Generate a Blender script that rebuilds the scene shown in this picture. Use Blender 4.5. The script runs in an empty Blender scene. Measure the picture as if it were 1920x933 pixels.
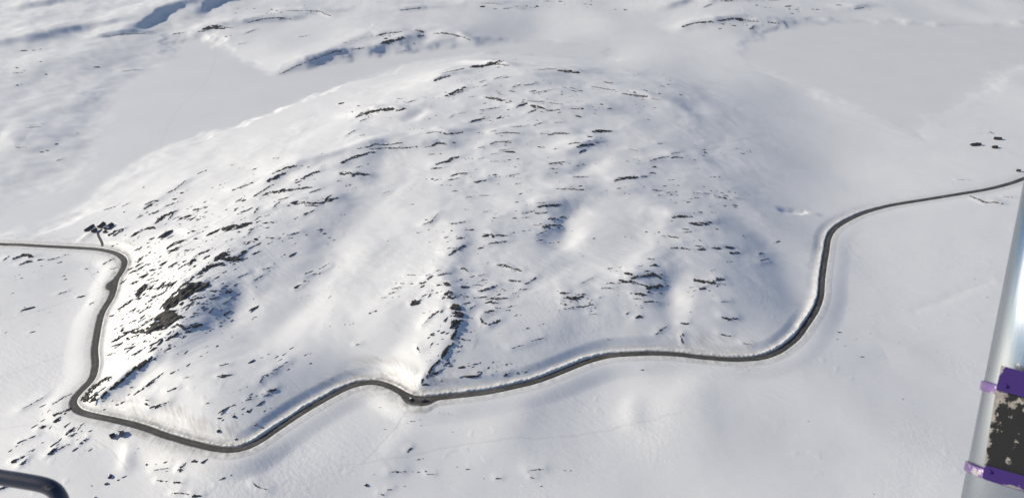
import bpy, bmesh, math, random
import numpy as np
from mathutils import Vector, Matrix

# ------------------------------------------------------------------ camera, sky, sun, exposure
scene = bpy.context.scene
COL = scene.collection
H = 400.0                                    # flying height above the road, metres
LENS_PX = 1397.0                             # focal length in pixels of the 1920 wide photograph
PITCH = math.radians(30.0)                   # camera looks 30 degrees below the horizon
cam_data = bpy.data.cameras.new('camera')
cam = bpy.data.objects.new('camera', cam_data)
COL.objects.link(cam)
cam.location = (0, 0, H)
cam.rotation_euler = (math.pi / 2 - PITCH, 0, 0)
cam_data.sensor_width = 36.0
cam_data.lens = 36.0 * LENS_PX / 1920.0
cam_data.clip_start = 0.05
cam_data.clip_end = 30000
cam_data.dof.use_dof = True
cam_data.dof.focus_distance = 700
cam_data.dof.aperture_fstop = cam_data.lens / 1.3      # 1.3 mm opening
scene.camera = cam

SUN_EL, SUN_BACK = math.radians(28.0), math.radians(8.0)   # low sun from the left, a little beyond the hill
S = Vector((-math.cos(SUN_BACK) * math.cos(SUN_EL), math.sin(SUN_BACK) * math.cos(SUN_EL), math.sin(SUN_EL)))
sun_data = bpy.data.lights.new('sun', 'SUN')
sun_data.energy = 4.2
sun_data.angle = math.radians(0.5)
sun_data.color = (1.0, 0.90, 0.72)
sun = bpy.data.objects.new('sun', sun_data)
sun.rotation_euler = (-S).to_track_quat('-Z', 'Y').to_euler()
COL.objects.link(sun)
world = bpy.data.worlds.new('World')
scene.world = world
world.use_nodes = True
wn = world.node_tree.nodes
sky = wn.new('ShaderNodeTexSky')
sky.sky_type = 'NISHITA'
sky.sun_disc = False
sky.sun_elevation = SUN_EL
sky.sun_rotation = math.radians(-90.0) + SUN_BACK
sky.altitude = 900
sky.dust_density = 0.1
sky.ozone_density = 5.0
wn['Background'].inputs['Strength'].default_value = 0.075
world.node_tree.links.new(sky.outputs[0], wn['Background'].inputs['Color'])
scene.view_settings.view_transform = 'Standard'
scene.view_settings.look = 'None'
scene.view_settings.exposure = 0.24
scene.view_settings.gamma = 1.0
scene.view_settings.use_curve_mapping = False
scene.cycles.max_bounces = 5
scene.cycles.diffuse_bounces = 3
scene.cycles.glossy_bounces = 3

CY, SY = math.cos(PITCH), math.sin(PITCH)

# ------------------------------------------------------------------ noise
def make_perlin(seed):
    r = np.random.default_rng(seed)
    perm = np.concatenate([r.permutation(256)] * 2).astype(np.int32)
    ang = r.random(256) * 2 * np.pi
    gx, gy = np.cos(ang).astype(np.float32), np.sin(ang).astype(np.float32)
    def f(x, y):
        x = np.asarray(x, np.float64); y = np.asarray(y, np.float64)
        xf, yf = np.floor(x), np.floor(y)
        xi, yi = xf.astype(np.int64) & 255, yf.astype(np.int64) & 255
        x = (x - xf).astype(np.float32); y = (y - yf).astype(np.float32)
        u = x * x * x * (x * (x * 6 - 15) + 10); v = y * y * y * (y * (y * 6 - 15) + 10)
        a, b = perm[xi], perm[(xi + 1) & 255]
        def g(h, dx, dy): return gx[h] * dx + gy[h] * dy
        n00 = g(perm[a + yi], x, y); n10 = g(perm[b + yi], x - 1, y)
        n01 = g(perm[a + ((yi + 1) & 255)], x, y - 1); n11 = g(perm[b + ((yi + 1) & 255)], x - 1, y - 1)
        n0 = n00 + u * (n10 - n00); n1 = n01 + u * (n11 - n01)
        return (n0 + v * (n1 - n0)) * 1.5
    return f
PN = [make_perlin(11 + k) for k in range(10)]
def sstep(a, b, x):
    t = np.clip((x - a) / (b - a), 0, 1)
    return t * t * (3 - 2 * t)

# ------------------------------------------------------------------ survey of the place
# photo pixels are turned into points on the ground (camera height, pitch and lens above)
def rays(px, py):
    u = (np.asarray(px, float) - 960.0) / LENS_PX
    v = (466.5 - np.asarray(py, float)) / LENS_PX
    return u, CY + v * SY, -SY + v * CY
def at_z(px, py, z):
    dx, dy, dz = rays(px, py)
    t = (np.asarray(z, float) - H) / dz
    return np.stack([dx * t, dy * t, np.asarray(z, float) + 0 * t], -1)

CTRL = [  # pixel x, pixel y, height
 (0,933,-12),(300,933,-14),(640,933,-20),(960,933,-22),(1280,933,-22),(1600,933,-20),(1920,933,-18),(-250,933,-10),(2200,933,-16),
 (0,1150,-22),(960,1150,-30),(1920,1150,-24),
 (960,800,-4),(1280,780,-3),(1600,760,-5),(1800,600,-6),(1750,480,-3),(640,850,-7),(300,880,-9),(60,830,-4),(60,680,-2),(60,560,-1),
 (110,500,-1),(-300,600,0),(-300,450,0),(2200,600,-6),(2200,420,0),
 (0,456,0),(190,466,1),(230,485,2),(205,560,2),(180,640,1),(178,700,0),(137,755,-1),(300,805,-2),(420,840,-3),(540,780,-2),(690,713,0),
 (780,748,0),(950,728,1),(1130,668,3),(1280,662,3),(1400,672,2),(1500,620,1),(1540,540,0),(1550,450,0),(1600,400,0),(1750,370,1),(1920,333,2),
 # frozen lakes
 (0,420,-7),(60,400,-8),(150,380,-8),(240,300,-9),(230,200,-9),(330,220,-9),(380,110,-9),(480,180,-9),(560,150,-9),(700,130,-8),(860,95,-8),
 (1000,82,-7),(1140,105,-7),(1000,50,-4),(1500,100,-7),(1650,100,-7),(1850,90,-7),(1700,180,-7),(1600,150,-7),(1500,180,-6),(1650,260,-6),(1800,250,-5),
 (1560,320,-4),(1700,320,-3),(1900,240,-4),(1400,130,-6),(1300,110,-6),
 # hills left of the left lake
 (60,300,-4),(100,200,0),(60,100,12),(200,80,6),(120,20,30),(300,12,30),(0,30,28),(0,200,6),(240,110,-4),(145,250,-7),(150,170,-3),(-250,250,8),(-250,60,30),(340,60,0),(420,60,2),
 # the hill
 (290,620,26),(340,560,40),(350,540,44),(420,490,52),(300,480,28),(250,440,12),(500,400,62),(430,350,38),(560,330,66),(330,340,16),(650,290,76),
 (480,270,26),(700,215,74),(600,230,42),(560,250,40),(250,520,11),(240,600,9),(240,660,7),(380,400,30),(300,410,12),(400,300,14),
 (420,700,22),(450,590,26),(560,560,34),(600,640,22),(550,720,8),(350,720,18),(280,700,14),(220,730,6),(460,790,3),(340,790,2),
 (620,480,48),(700,400,58),(750,320,68),(700,620,29),(740,680,14),(680,540,40),
 (840,560,52),(830,640,31),(800,700,11),(850,480,60),(850,400,68),(900,300,76),(950,220,82),(900,130,84),(820,150,80),(760,170,66),(680,180,40),
 (960,560,46),(1000,620,30),(960,690,9),(1040,500,54),(1060,430,58),(1000,380,66),(1050,270,76),(1100,200,80),(1080,140,76),(980,125,80),
 (1150,600,30),(1200,520,44),(1250,600,26),(1280,640,9),(1130,640,13),(1330,530,36),(1300,420,48),(1250,330,60),(1200,240,66),(1280,190,56),
 (1200,150,50),(1400,560,22),(1430,630,7),(1480,520,9),(1450,450,18),(1380,350,34),(1350,260,36),(1450,300,14),(1500,380,5),(1430,220,8),(1300,150,18),
 (700,80,10),(760,70,11),(860,70,5),(600,110,2),(1330,40,10),(1400,38,8),(1440,70,-5),
 (1000,0,14),(700,10,22),(500,20,16),(1200,0,12),(1450,0,16),(1650,15,2),(1900,10,5),(600,60,2),(1150,40,2),
 (2200,200,4),(2200,20,10),(-300,-10,60),
]
_c = np.array(CTRL, float)
_c[:, 2] = np.where(_c[:, 2] > 6, 6 + 0.54 * (_c[:, 2] - 6), _c[:, 2])
CP = at_z(_c[:, 0], _c[:, 1], _c[:, 2])
_far = [(5000 * math.sin(a), 5000 * math.cos(a), 25.0) for a in np.linspace(0, 2 * math.pi, 13)[:-1]]
_near = [(0, 0, -40), (-250, 0, -35), (250, 0, -35), (0, 200, -34), (-600, 0, -20), (600, 0, -25)]
CP = np.concatenate([CP, np.array(_far + _near, float)])
RC = 45.0
def _kern(d2): return np.sqrt(d2 + RC * RC)
_D2 = ((CP[:, None, :2] - CP[None, :, :2]) ** 2).sum(-1)
_n = len(CP)
_A = np.zeros((_n + 1, _n + 1)); _A[:_n, :_n] = _kern(_D2) + np.eye(_n) * -2.0; _A[_n, :_n] = 1; _A[:_n, _n] = 1
_W = np.linalg.solve(_A, np.concatenate([CP[:, 2], [0]]))
def macro(x, y):
    shp = x.shape; x = x.ravel().astype(np.float32); y = y.ravel().astype(np.float32)
    out = np.empty(len(x), np.float32); w = _W[:_n].astype(np.float32)
    cx, cy = CP[:, 0].astype(np.float32), CP[:, 1].astype(np.float32)
    for a in range(0, len(x), 120000):
        d2 = (x[a:a + 120000, None] - cx) ** 2 + (y[a:a + 120000, None] - cy) ** 2
        out[a:a + 120000] = np.sqrt(d2 + np.float32(RC * RC)) @ w + np.float32(_W[_n])
    return out.reshape(shp)

# ground grid: rings round the point below the aircraft, finest where the ground is nearest
QUAL = 1.0
rr = [1.0]
while rr[-1] < 315: rr.append(rr[-1] + max(1.0, 0.09 * rr[-1]))
rr.append(320.0)
while rr[-1] < 2500: rr.append(rr[-1] + 0.47 / QUAL * (rr[-1] ** 2 + H * H) / (H * 745.0))
while rr[-1] < 16000: rr.append(rr[-1] * 1.06)
R = np.array(rr)
EDGE = math.radians(46.5)
tin = np.linspace(-EDGE, EDGE, int(1850 * QUAL))
step = tin[1] - tin[0]; tout = []; a = EDGE
while a < math.pi - 0.02:
    step = min(step * 1.25, math.radians(4)); a += step
    tout.append(a)
tout = np.array([v for v in tout if v < math.pi - 0.02])
TH = np.concatenate([-tout[::-1], tin, tout])
NR, NT = len(R), len(TH)
X = (R[:, None] * np.sin(TH)[None]).astype(np.float64)
Y = (R[:, None] * np.cos(TH)[None]).astype(np.float64)
_ir, _it = np.arange(NR, dtype=float), np.arange(NT, dtype=float)
def look(Zg, x, y):
    x = np.asarray(x, float); y = np.asarray(y, float)
    fi = np.clip(np.interp(np.hypot(x, y), R, _ir), 0, NR - 1.001)
    fj = np.clip(np.interp(np.arctan2(x, y), TH, _it), 0, NT - 1.001)
    i, j = fi.astype(int), fj.astype(int); a, b = fi - i, fj - j
    return ((Zg[i, j] * (1 - b) + Zg[i, j + 1] * b) * (1 - a) + (Zg[i + 1, j] * (1 - b) + Zg[i + 1, j + 1] * b) * a)
def ground(px, py, Zg=None):
    """points where the sight lines meet the ground"""
    Zg = Z if Zg is None else Zg
    px = np.atleast_1d(np.asarray(px, float)); py = np.atleast_1d(np.asarray(py, float))
    dx, dy, dz = rays(px, py)
    ts = np.geomspace(340, 4200, 900)
    hit = np.zeros(len(px), int)
    for k0 in range(0, len(px), 400):
        s = slice(k0, k0 + 400)
        below = (H + dz[s, None] * ts) < look(Zg, dx[s, None] * ts, dy[s, None] * ts)
        hit[s] = np.where(below.any(1), below.argmax(1), len(ts) - 1)
    lo, hi = ts[np.maximum(hit - 1, 0)], ts[hit]
    for _ in range(18):
        m = (lo + hi) / 2
        b = (H + dz * m) < look(Zg, dx * m, dy * m)
        hi = np.where(b, m, hi); lo = np.where(b, lo, m)
    return np.stack([dx * hi, dy * hi, H + dz * hi], -1)
def window(xs, ys, pad):
    """grid rows and columns that hold points within pad of the given ones"""
    xs = np.asarray(xs); ys = np.asarray(ys)
    r = np.hypot(xs, ys); t = np.arctan2(xs, ys)
    i0, i1 = np.searchsorted(R, r.min() - pad), np.searchsorted(R, r.max() + pad)
    da = pad / max(r.min() - pad * 0.5, 50)
    j0, j1 = np.searchsorted(TH, t.min() - da), np.searchsorted(TH, t.max() + da)
    return slice(max(i0 - 1, 0), i1 + 1), slice(max(j0 - 1, 0), j1 + 1)
def dist_poly(x, y, P):
    """distance to a polyline, sine of the side (+1 = right of travel), arc position"""
    best = np.full(x.shape, 1e9); side = np.zeros(x.shape); arc = np.zeros(x.shape); s0 = 0.0
    if len(P) == 1: P = np.array([P[0], P[0] + np.array([0.01, 0])])
    for a, b in zip(P[:-1], P[1:]):
        ex, ey = b[0] - a[0], b[1] - a[1]; L2 = ex * ex + ey * ey + 1e-9; L = math.sqrt(L2)
        t = np.clip(((x - a[0]) * ex + (y - a[1]) * ey) / L2, 0, 1)
        qx, qy = x - a[0] - t * ex, y - a[1] - t * ey
        d = np.sqrt(qx * qx + qy * qy)
        m = d < best
        best = np.where(m, d, best)
        side = np.where(m, (qx * ey - qy * ex) / (L * np.maximum(d, 1e-6)), side)
        arc = np.where(m, s0 + t * L, arc); s0 += L
    return best, side, arc
def inside_poly(x, y, P):
    c = np.zeros(x.shape, bool); n = len(P)
    for k in range(n):
        x0, y0 = P[k]; x1, y1 = P[(k + 1) % n]
        if y0 == y1: continue
        c ^= ((y0 > y) != (y1 > y)) & (x < (x1 - x0) * (y - y0) / (y1 - y0) + x0)
    return c
def spline(pts, n=12):
    p = np.array(pts, float); p = np.concatenate([[2 * p[0] - p[1]], p, [2 * p[-1] - p[-2]]]); out = []
    for k in range(1, len(p) - 2):
        a, b, c, d = p[k - 1:k + 3]
        for t in np.linspace(0, 1, n, endpoint=False):
            out.append(0.5 * (2 * b + (c - a) * t + (2 * a - 5 * b + 4 * c - d) * t * t + (3 * b - a - 3 * c + d) * t ** 3))
    out.append(p[-2]); return np.array(out)

Z = macro(X, Y).astype(np.float64)

# frozen lakes
LAKES = [([(-300,470),(0,389),(67,371),(117,341),(150,311),(163,290),(178,262),(170,235),(190,207),(166,182),(250,147),(290,123),(313,86),(322,72),(400,71),(430,92),
           (470,118),(520,137),(580,122),(640,112),(740,97),(860,86),(1000,74),(1150,88),(1150,118),(900,103),(760,128),(640,172),(570,200),(480,235),(385,262),(300,283),
           (230,340),(150,410),(80,440),(0,443),(-300,480)], -8.5),
         ([(1460,46),(1600,40),(1750,46),(1920,47),(2200,60),(2200,110),(1920,125),(1880,142),(1860,168),(1810,187),(1800,206),(1745,218),(1735,262),(1660,233),(1580,197),
           (1480,157),(1390,122),(1380,92),(1420,62)], -6.5)]
lake_w = np.zeros_like(Z)
for pts, zl in LAKES:
    q = np.array(pts, float); P = at_z(q[:, 0], q[:, 1], zl)[:, :2]
    w = window(P[:, 0], P[:, 1], 60)
    x, y = X[w], Y[w]
    x = x + 14 * PN[0](x / 45, y / 45) + 6 * PN[1](x / 15, y / 15); y = y + 14 * PN[2](x / 45, y / 45)
    d = np.full(x.shape, 1e9)
    Pc = np.concatenate([P, P[:1]])
    d, _, _ = dist_poly(x, y, Pc)
    sd = np.where(inside_poly(x, y, P), -d, d)
    k = 1 - sstep(-32, 18, sd)
    lake_w[w] = np.maximum(lake_w[w], k)
    Z[w] = Z[w] * (1 - k) + zl * k
Z0 = Z.copy()
# ------------------------------------------------------------------ bare rock and a few shadow strips, traced on the snow
TA, TB, TC, TD, TE, TF, TG, TH_, TI = (0, 0), (640, 0), (1280, 0), (0, 311), (640, 311), (1280, 311), (0, 622), (640, 622), (1280, 622)
# group phrase, tile, outcrops as (width, x, y, x, y, ...) in thirds of a photo pixel
ROCKS = [
 ("on the knoll beyond the left lake", TA, [(18,1150,165,1200,152,1255,160),(7,1115,180,1150,176),(6,975,192,1030,186),(5,1260,155,1310,158)]),
 ("along the low far ridges right of the cliffs", TA, [(6,1390,128,1480,106,1560,100,1640,108),(5,1610,62,1700,62),(6,1720,60,1800,62,1860,90),(4,1680,210,1725,203),(5,1380,190,1430,170),(4,1340,250,1380,243)]),
 ("on the left end of the island ridge", TA, [(6,1575,415,1660,375,1720,352),(7,1740,345,1810,320,1860,300),(8,1860,300,1920,285)]),
 ("on the slopes left of the left lake", TA, [(5,570,208,690,192,815,188),(5,75,412,125,410),(5,90,830,150,828),(6,320,903,342,897),(4,690,402,785,392),(5,150,720,230,712)]),
 ("on the island ridge between the two lakes", TB, [(8,200,203,250,188,335,180),(9,420,172,455,180),(8,428,204,462,200),(15,228,243,290,230,350,214),(8,520,190,600,190,672,206),(7,672,206,722,226),(6,55,278,132,270),(4,310,297,380,285)]),
 ("on the flats beyond the island ridge", TB, [(6,330,58,450,45),(5,790,18,900,25),(5,910,50,960,45),(4,1140,8,1180,8)]),
 ("at the top of the snowy hill, crest row", TB, [(12,750,380,790,372,825,368),(16,830,366,850,362),(6,850,362,935,370),(12,525,455,570,437,615,426),(6,570,412,620,400,690,385),(5,860,444,905,430),(6,912,437,948,434)]),  # the thin strip right of the peak is shadow, built as dark rock
 ("under the crest of the snowy hill", TB, [(12,595,540,640,515,692,495),(7,650,522,692,510),(5,780,462,812,450),(5,790,488,818,478),(6,958,492,1002,478),(6,1030,480,1088,473),(7,1060,516,1092,510),(5,1072,527,1122,516),(4,1145,512,1185,504)]),
 ("on the right shoulder of the hilltop", TB, [(4,1110,392,1145,395),(5,1150,390,1205,388),(12,1230,400,1280,402,1330,410),(4,1240,490,1262,496),(5,1290,494,1312,500),(6,1410,488,1540,508),(8,1585,528,1640,536,1720,542),(5,1740,555,1795,562)]),
 ("in the clumps below the hilltop middle", TB, [(12,815,550,860,556,910,566),(4,880,530,912,532),(5,718,546,748,543),(12,985,604,1010,592,1045,580),(5,1050,570,1122,574),(14,1068,596,1110,606,1142,612),(8,1050,636,1092,618),(5,1158,576,1252,588),(8,1148,622,1225,620),(7,1280,612,1362,612)]),
 ("on the knob with the blue hollow", TB, [(16,90,656,130,638,190,626),(14,190,626,260,616,292,618),(13,308,626,356,612),(4,310,557,342,555),(5,362,580,412,565),(5,105,682,152,662)]),
 ("between hilltop clumps and long ledge", TB, [(6,815,615,882,605),(10,728,686,760,676,802,668),(4,608,662,628,648),(4,658,642,692,634),(6,472,752,542,740),(8,548,745,600,756,682,744)]),
 ("in the upper middle row of ledges", TB, [(5,840,742,872,735),(7,868,752,930,746,1005,750),(4,945,715,1032,711),(4,1088,702,1132,690),(4,1198,690,1242,688),(5,1118,752,1150,752),(9,1162,757,1210,750,1285,752)]),
 ("right of the upper middle row", TB, [(13,1418,742,1460,735,1512,738),(8,1278,812,1332,802),(16,1328,828,1370,820,1412,812),(11,1338,858,1374,844),(5,1428,802,1472,800),(7,1168,922,1210,915,1255,911)]),
 ("in the middle row of short ledges", TB, [(7,838,812,870,798,955,795),(5,768,832,798,828),(4,838,868,882,862),(4,888,846,945,838),(4,838,908,895,908),(4,768,896,802,888)]),
 ("along the long ledge under the hilltop", TB, [(8,92,838,150,828,200,810,342,804),(8,158,839,250,832,360,832,432,825),(5,468,828,522,822),(12,513,818,550,803,588,812),(11,0,918,60,886,120,870,182,854),(5,28,763,78,732),(5,108,762,132,760)]),
 ("right of the long ledge", TB, [(12,535,923,590,910,632,886,658,883),(6,1738,903,1800,886,1842,880),(9,1858,887,1890,884,1920,888),(4,1778,809,1812,807),(4,1615,838,1675,852),(4,1850,868,1905,856)]),
 ("on the islet in the right lake", TC, [(9,0,152,60,132,165,123),(9,195,118,290,104,330,104),(14,300,108,345,112),(6,345,118,425,120),(7,378,165,402,145),(7,480,126,540,132)]),  # the last strip and the thin one at right are shadows built as rock
 ("on the far shore beyond the right lake", TC, [(7,218,8,275,5),(5,118,44,162,25),(6,578,38,608,35),(5,965,52,1018,44),(4,490,4,540,2)]),
 ("on the flat left of the road end", TD, [(11,82,518,130,501,182,506),(6,108,556,152,535),(6,213,528,248,525),(5,272,528,328,514),(4,358,502,384,498),(5,20,528,46,508)]),
 ("inside the first road bend", TD, [(6,582,552,612,535,642,522),(4,625,579,668,572),(4,476,580,498,575),(6,505,780,528,764),(4,328,720,374,704),(7,440,738,470,732)]),
 ("on the slope beyond the farm cabins", TD, [(5,942,152,985,131,1042,84),(6,818,217,850,203,888,194),(7,812,240,862,210),(5,928,228,1002,200),(4,688,227,724,209),(4,588,247,642,230),(8,975,186,998,182),(5,768,293,804,275),(6,838,273,890,254)]),
 ("just right of the farm cabins", TD, [(10,882,318,920,281,962,264),(5,948,303,972,269),(9,1008,301,1072,276),(8,1088,250,1124,243),(10,798,363,830,351,872,349),(10,616,390,645,368),(8,640,392,692,360),(7,733,398,782,370),(7,668,362,702,350),(6,1142,236,1165,232)]),
 ("behind the crescent wind scoop", TD, [(9,1168,388,1222,364),(16,1258,357,1300,346,1340,344),(15,1335,345,1405,324),(6,1088,411,1114,408),(6,1478,322,1534,318),(5,1438,318,1460,312),(5,1395,388,1412,362,1432,345),(10,948,458,980,436,1034,420)]),
 ("on the left shoulder of the hill", TD, [(10,1508,88,1560,60,1602,40),(10,1538,43,1600,15,1662,0),(11,1698,73,1740,50,1794,30),(7,1308,136,1370,115,1418,96),(6,1428,172,1460,150,1532,106),(9,1478,167,1520,148,1600,140),(9,1600,140,1670,130,1752,119),(7,1738,152,1802,130)]),
 ("in the clump below the left shoulder", TD, [(11,1658,217,1700,206,1742,210),(11,1740,212,1800,210,1902,180),(8,1718,222,1784,225),(6,1708,278,1764,249),(5,1538,232,1572,203),(5,1568,192,1624,174),(6,1328,202,1358,184),(6,1352,263,1414,239),(5,1428,267,1452,232)]),
 ("at the edge of the upper left gully", TD, [(5,1498,402,1542,406),(6,1618,392,1684,371),(8,1718,608,1758,589),(8,1658,684,1692,669),(6,1798,578,1852,546),(9,1700,652,1720,645),(4,1338,628,1394,603),(4,1478,582,1524,569),(4,1428,643,1484,609)]),
 ("on the crest above the two dark slabs", TD, [(18,1218,527,1250,502,1292,490),(20,1258,517,1332,527),(11,1338,508,1384,479),(16,1148,586,1190,562,1254,554),(7,1428,494,1454,479),(9,1118,499,1140,486,1174,473),(12,1068,555,1094,523)]),
 ("between the first bend and the dark slabs", TD, [(8,1038,558,1064,545),(10,952,570,988,548),(7,1008,578,1034,558),(7,1148,523,1174,504),(11,1028,674,1084,628),(8,1108,614,1134,604),(7,888,694,924,658),(9,918,684,954,658),(16,768,724,800,690,832,668),(8,828,642,856,631)]),
 ("beside the road below the first bend", TD, [(8,738,664,774,649),(8,678,660,704,644),(6,718,583,754,569),(6,768,563,804,544),(7,728,603,764,589),(9,668,803,700,780),(9,700,780,744,753)]),
 ("around the upper dark slab", TD, [(42,955,795,1010,745,1052,712),(42,1050,712,1085,690,1145,672),(9,818,778,860,741,918,714),(7,788,823,844,793),(5,908,793,944,763),(10,898,803,940,760,980,722,1014,688),(9,1058,762,1114,744),(8,1118,743,1154,737)]),
 ("right of the upper dark slab", TD, [(7,1178,706,1244,704),(11,1238,722,1304,703),(6,1178,750,1234,736),(6,1248,693,1278,673),(7,1085,830,1115,826)]),
 ("around the lower dark slab", TD, [(58,872,893,905,868,955,858),(9,798,893,850,868),(14,828,912,870,893),(9,978,873,1034,848),(15,998,888,1040,915),(14,1040,915,1134,894),(9,748,923,794,903),(6,728,883,764,866)]),
 ("in the row under the long ledge", TE, [(12,0,48,50,40,60,44),(13,60,56,100,41,152,50),(8,508,16,574,9),(6,598,82,664,69),(8,618,58,650,45,704,42),(8,748,92,814,81),(6,928,58,980,50,1008,44),(5,525,84,545,76),(5,978,102,1002,99)]),
 ("on the rounded brow of the hill", TE, [(7,1178,15,1212,18),(5,1305,62,1392,60),(8,1212,130,1260,131,1362,135),(13,1540,82,1600,70,1664,64),(6,1688,61,1724,57),(6,1752,135,1804,139),(5,1780,166,1806,164),(5,1828,152,1858,147),(4,698,177,748,169),(5,778,166,834,165),(4,228,157,274,139)]),
 ("in the cluster left of the blue hollow", TE, [(12,1108,232,1160,226,1234,217),(5,1088,212,1144,206),(7,1018,267,1084,253),(6,1088,266,1154,265),(5,1016,291,1054,289),(12,1168,296,1214,300),(8,1232,292,1250,285),(11,1136,342,1234,334),(5,1083,331,1124,336),(5,1098,387,1154,364),(6,1098,420,1130,415)]),
 ("at the top of the gully's right flank", TE, [(6,456,333,512,309),(5,498,322,542,268),(7,608,323,640,325,694,314),(5,848,292,874,293),(4,798,258,824,254),(5,425,377,440,373)]),
 ("in the middle of the hill front", TE, [(11,798,396,840,384,850,394),(9,850,392,930,390),(9,832,437,932,424),(10,652,410,690,405),(6,580,405,598,400),(11,605,503,640,477,692,448),(13,876,556,920,560),(11,918,562,952,571),(10,958,577,1014,588)]),
 ("above the dark spine", TE, [(11,676,576,714,590),(5,365,613,444,612),(7,535,590,555,584),(8,545,617,614,604),(10,488,637,512,618),(8,436,668,474,653),(5,332,660,354,660),(6,380,661,404,662),(8,286,692,334,684),(8,268,716,304,710)]),
 ("left of the dark spine", TE, [(20,396,776,436,756),(8,456,734,484,718),(10,488,736,502,724),(11,486,864,520,832,545,820),(6,456,895,482,868),(9,560,820,570,812),(6,228,742,252,738)]),
 ("on the slope right of the dark spine", TE, [(5,772,616,804,613),(12,948,642,1004,646),(9,1036,663,1094,628),(10,676,681,720,679),(12,776,704,830,690),(9,830,690,878,668),(6,996,697,1014,692),(7,1022,695,1045,691),(10,746,742,806,734),(10,836,746,934,744),(10,846,772,876,770)]),
 ("right beside the dark spine", TE, [(11,806,822,856,814),(6,866,797,894,801),(11,784,848,792,880,830,892),(12,828,890,890,868),(6,716,804,754,784),(6,688,732,720,735),(5,966,717,985,713)]),
 ("in the upper part of the dark spine", TE, [(18,574,660,612,671),(19,586,720,608,710,606,735),(18,600,738,634,741),(10,566,748,580,740),(34,622,800,662,800),(30,622,838,674,842),(34,622,905,640,872,650,905),(20,648,882,684,870)]),
 ("at the brown slabs above the right bend", TE, [(14,1238,718,1274,716),(16,1256,742,1310,746,1354,734),(9,1236,775,1274,781),(7,1256,803,1308,800),(8,1326,794,1414,779),(5,1396,832,1434,833),(6,1445,742,1462,738)]),
 ("on the brown slabs themselves", TE, [(15,1596,602,1640,612),(18,1638,632,1700,622,1765,612,1792,626),(14,1566,642,1614,655),(14,1606,650,1654,655),(14,1664,663,1720,680),(17,1718,684,1805,678),(7,1466,686,1534,690)]),
 ("under the brown slabs", TE, [(6,1625,718,1640,715),(12,1656,721,1714,726),(8,1646,746,1684,748),(9,1696,768,1720,762,1774,764),(5,1776,718,1796,717),(16,1658,856,1684,846),(7,1786,928,1824,903),(4,1346,662,1414,628),(7,1604,832,1622,824)]),
 ("on the right flank of the hill", TF, [(12,-60,290,0,284,52,286),(14,38,324,100,328,162,321),(4,0,376,52,369),(8,-65,462,0,462,42,472),(11,88,472,124,467),(11,168,464,214,461),(12,242,456,284,461),(9,264,490,318,489),(6,426,496,448,489),(5,438,532,484,520)]),
 ("low on the right flank near the road", TF, [(18,72,645,120,652,174,655),(12,98,694,134,678),(12,188,640,228,634),(5,176,666,244,666),(5,216,762,264,763),(12,222,853,265,862,304,857),(12,-10,885,28,886),(5,40,682,66,678)]),
 ("on the hill's thin upper right flank", TF, [(4,60,150,110,155),(4,120,152,165,155),(5,180,168,215,175),(4,230,165,262,170),(4,290,178,335,188),(5,68,178,90,180)]),
 ("below the distant cabins by the road", TF, [(7,1618,170,1690,203,1752,206),(9,1750,206,1802,214),(5,1808,173,1856,178),(4,1545,78,1594,80),(5,1710,738,1712,740)]),
 ("on the lower left flank under the slabs", TG, [(11,638,53,700,16),(12,698,4,780,0,852,6),(16,946,38,994,14),(8,1030,4,1070,-4),(8,836,113,878,90),(8,865,152,878,148),(6,596,133,644,118)]),
 ("beside the hairpin bend", TG, [(16,570,370,610,325,700,265),(16,700,265,750,215,790,190,852,143),(17,478,386,500,345,522,310),(14,520,312,560,285,614,264),(14,480,386,530,370,555,343),(7,538,352,594,308),(9,656,412,698,394),(6,570,442,590,436)]),
 ("above the straight after the hairpin", TG, [(7,756,348,820,305,842,283),(8,828,302,898,243),(9,815,404,842,408),(11,846,428,900,411,944,396),(7,946,333,994,314),(6,735,312,750,308),(6,818,380,836,384)]),
 ("on the gully floor above the road", TG, [(6,1240,187,1284,178),(11,1230,248,1268,242),(6,1278,244,1302,238),(6,1462,280,1480,250,1534,228),(8,1486,358,1514,349),(13,1506,338,1554,316),(4,1536,218,1622,163),(6,1384,382,1408,376),(5,1155,402,1172,400),(5,1030,258,1060,252)]),
 ("on the outside of the hairpin bend", TG, [(10,306,468,348,449),(14,366,455,394,433),(6,296,404,344,378),(6,346,374,404,347),(12,306,504,338,483),(4,128,432,242,368),(9,216,540,254,528)]),
 ("in the snowfield below the hairpin", TG, [(5,128,614,200,582),(5,385,583,434,568),(9,450,626,490,598),(14,270,690,312,658),(6,328,658,388,630),(12,70,728,102,713),(6,98,718,138,696),(9,112,750,158,708),(10,-20,892,42,863)]),
 ("at the lower end of the dark spine", TH_, [(22,565,145,590,105,625,68),(11,578,128,600,118),(15,482,256,510,200,552,163),(13,498,245,542,228),(11,446,293,462,268),(14,455,298,494,297),(24,620,30,645,-10),(9,648,32,724,48),(11,576,186,610,172),(8,640,113,666,107)]),
 ("left and right of the spine's foot", TH_, [(10,426,82,440,112),(6,956,92,1024,73),(6,1066,52,1134,33),(7,80,72,105,68),(14,915,244,945,234),(5,845,240,862,244),(5,1025,228,1045,222),(6,765,228,790,222),(7,500,74,512,66)]),
 ("near the slope above the right straight", TH_, [(10,1908,22,1918,60),(6,1765,14,1784,4)]),
 ("on the ground inside the right bend", TI, [(9,206,12,268,22),(5,338,62,384,73),(9,0,10,4,35)]),
 ("on the white valley floor below the road", TH_, [(7,272,790,300,784,345,788),(7,482,797,518,800),(12,370,672,392,656),(5,1048,778,1135,770),(9,870,822,898,823),(7,1064,818,1090,822),(6,260,888,285,884),(8,210,910,238,916),(6,1680,214,1705,213)]),
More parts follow.
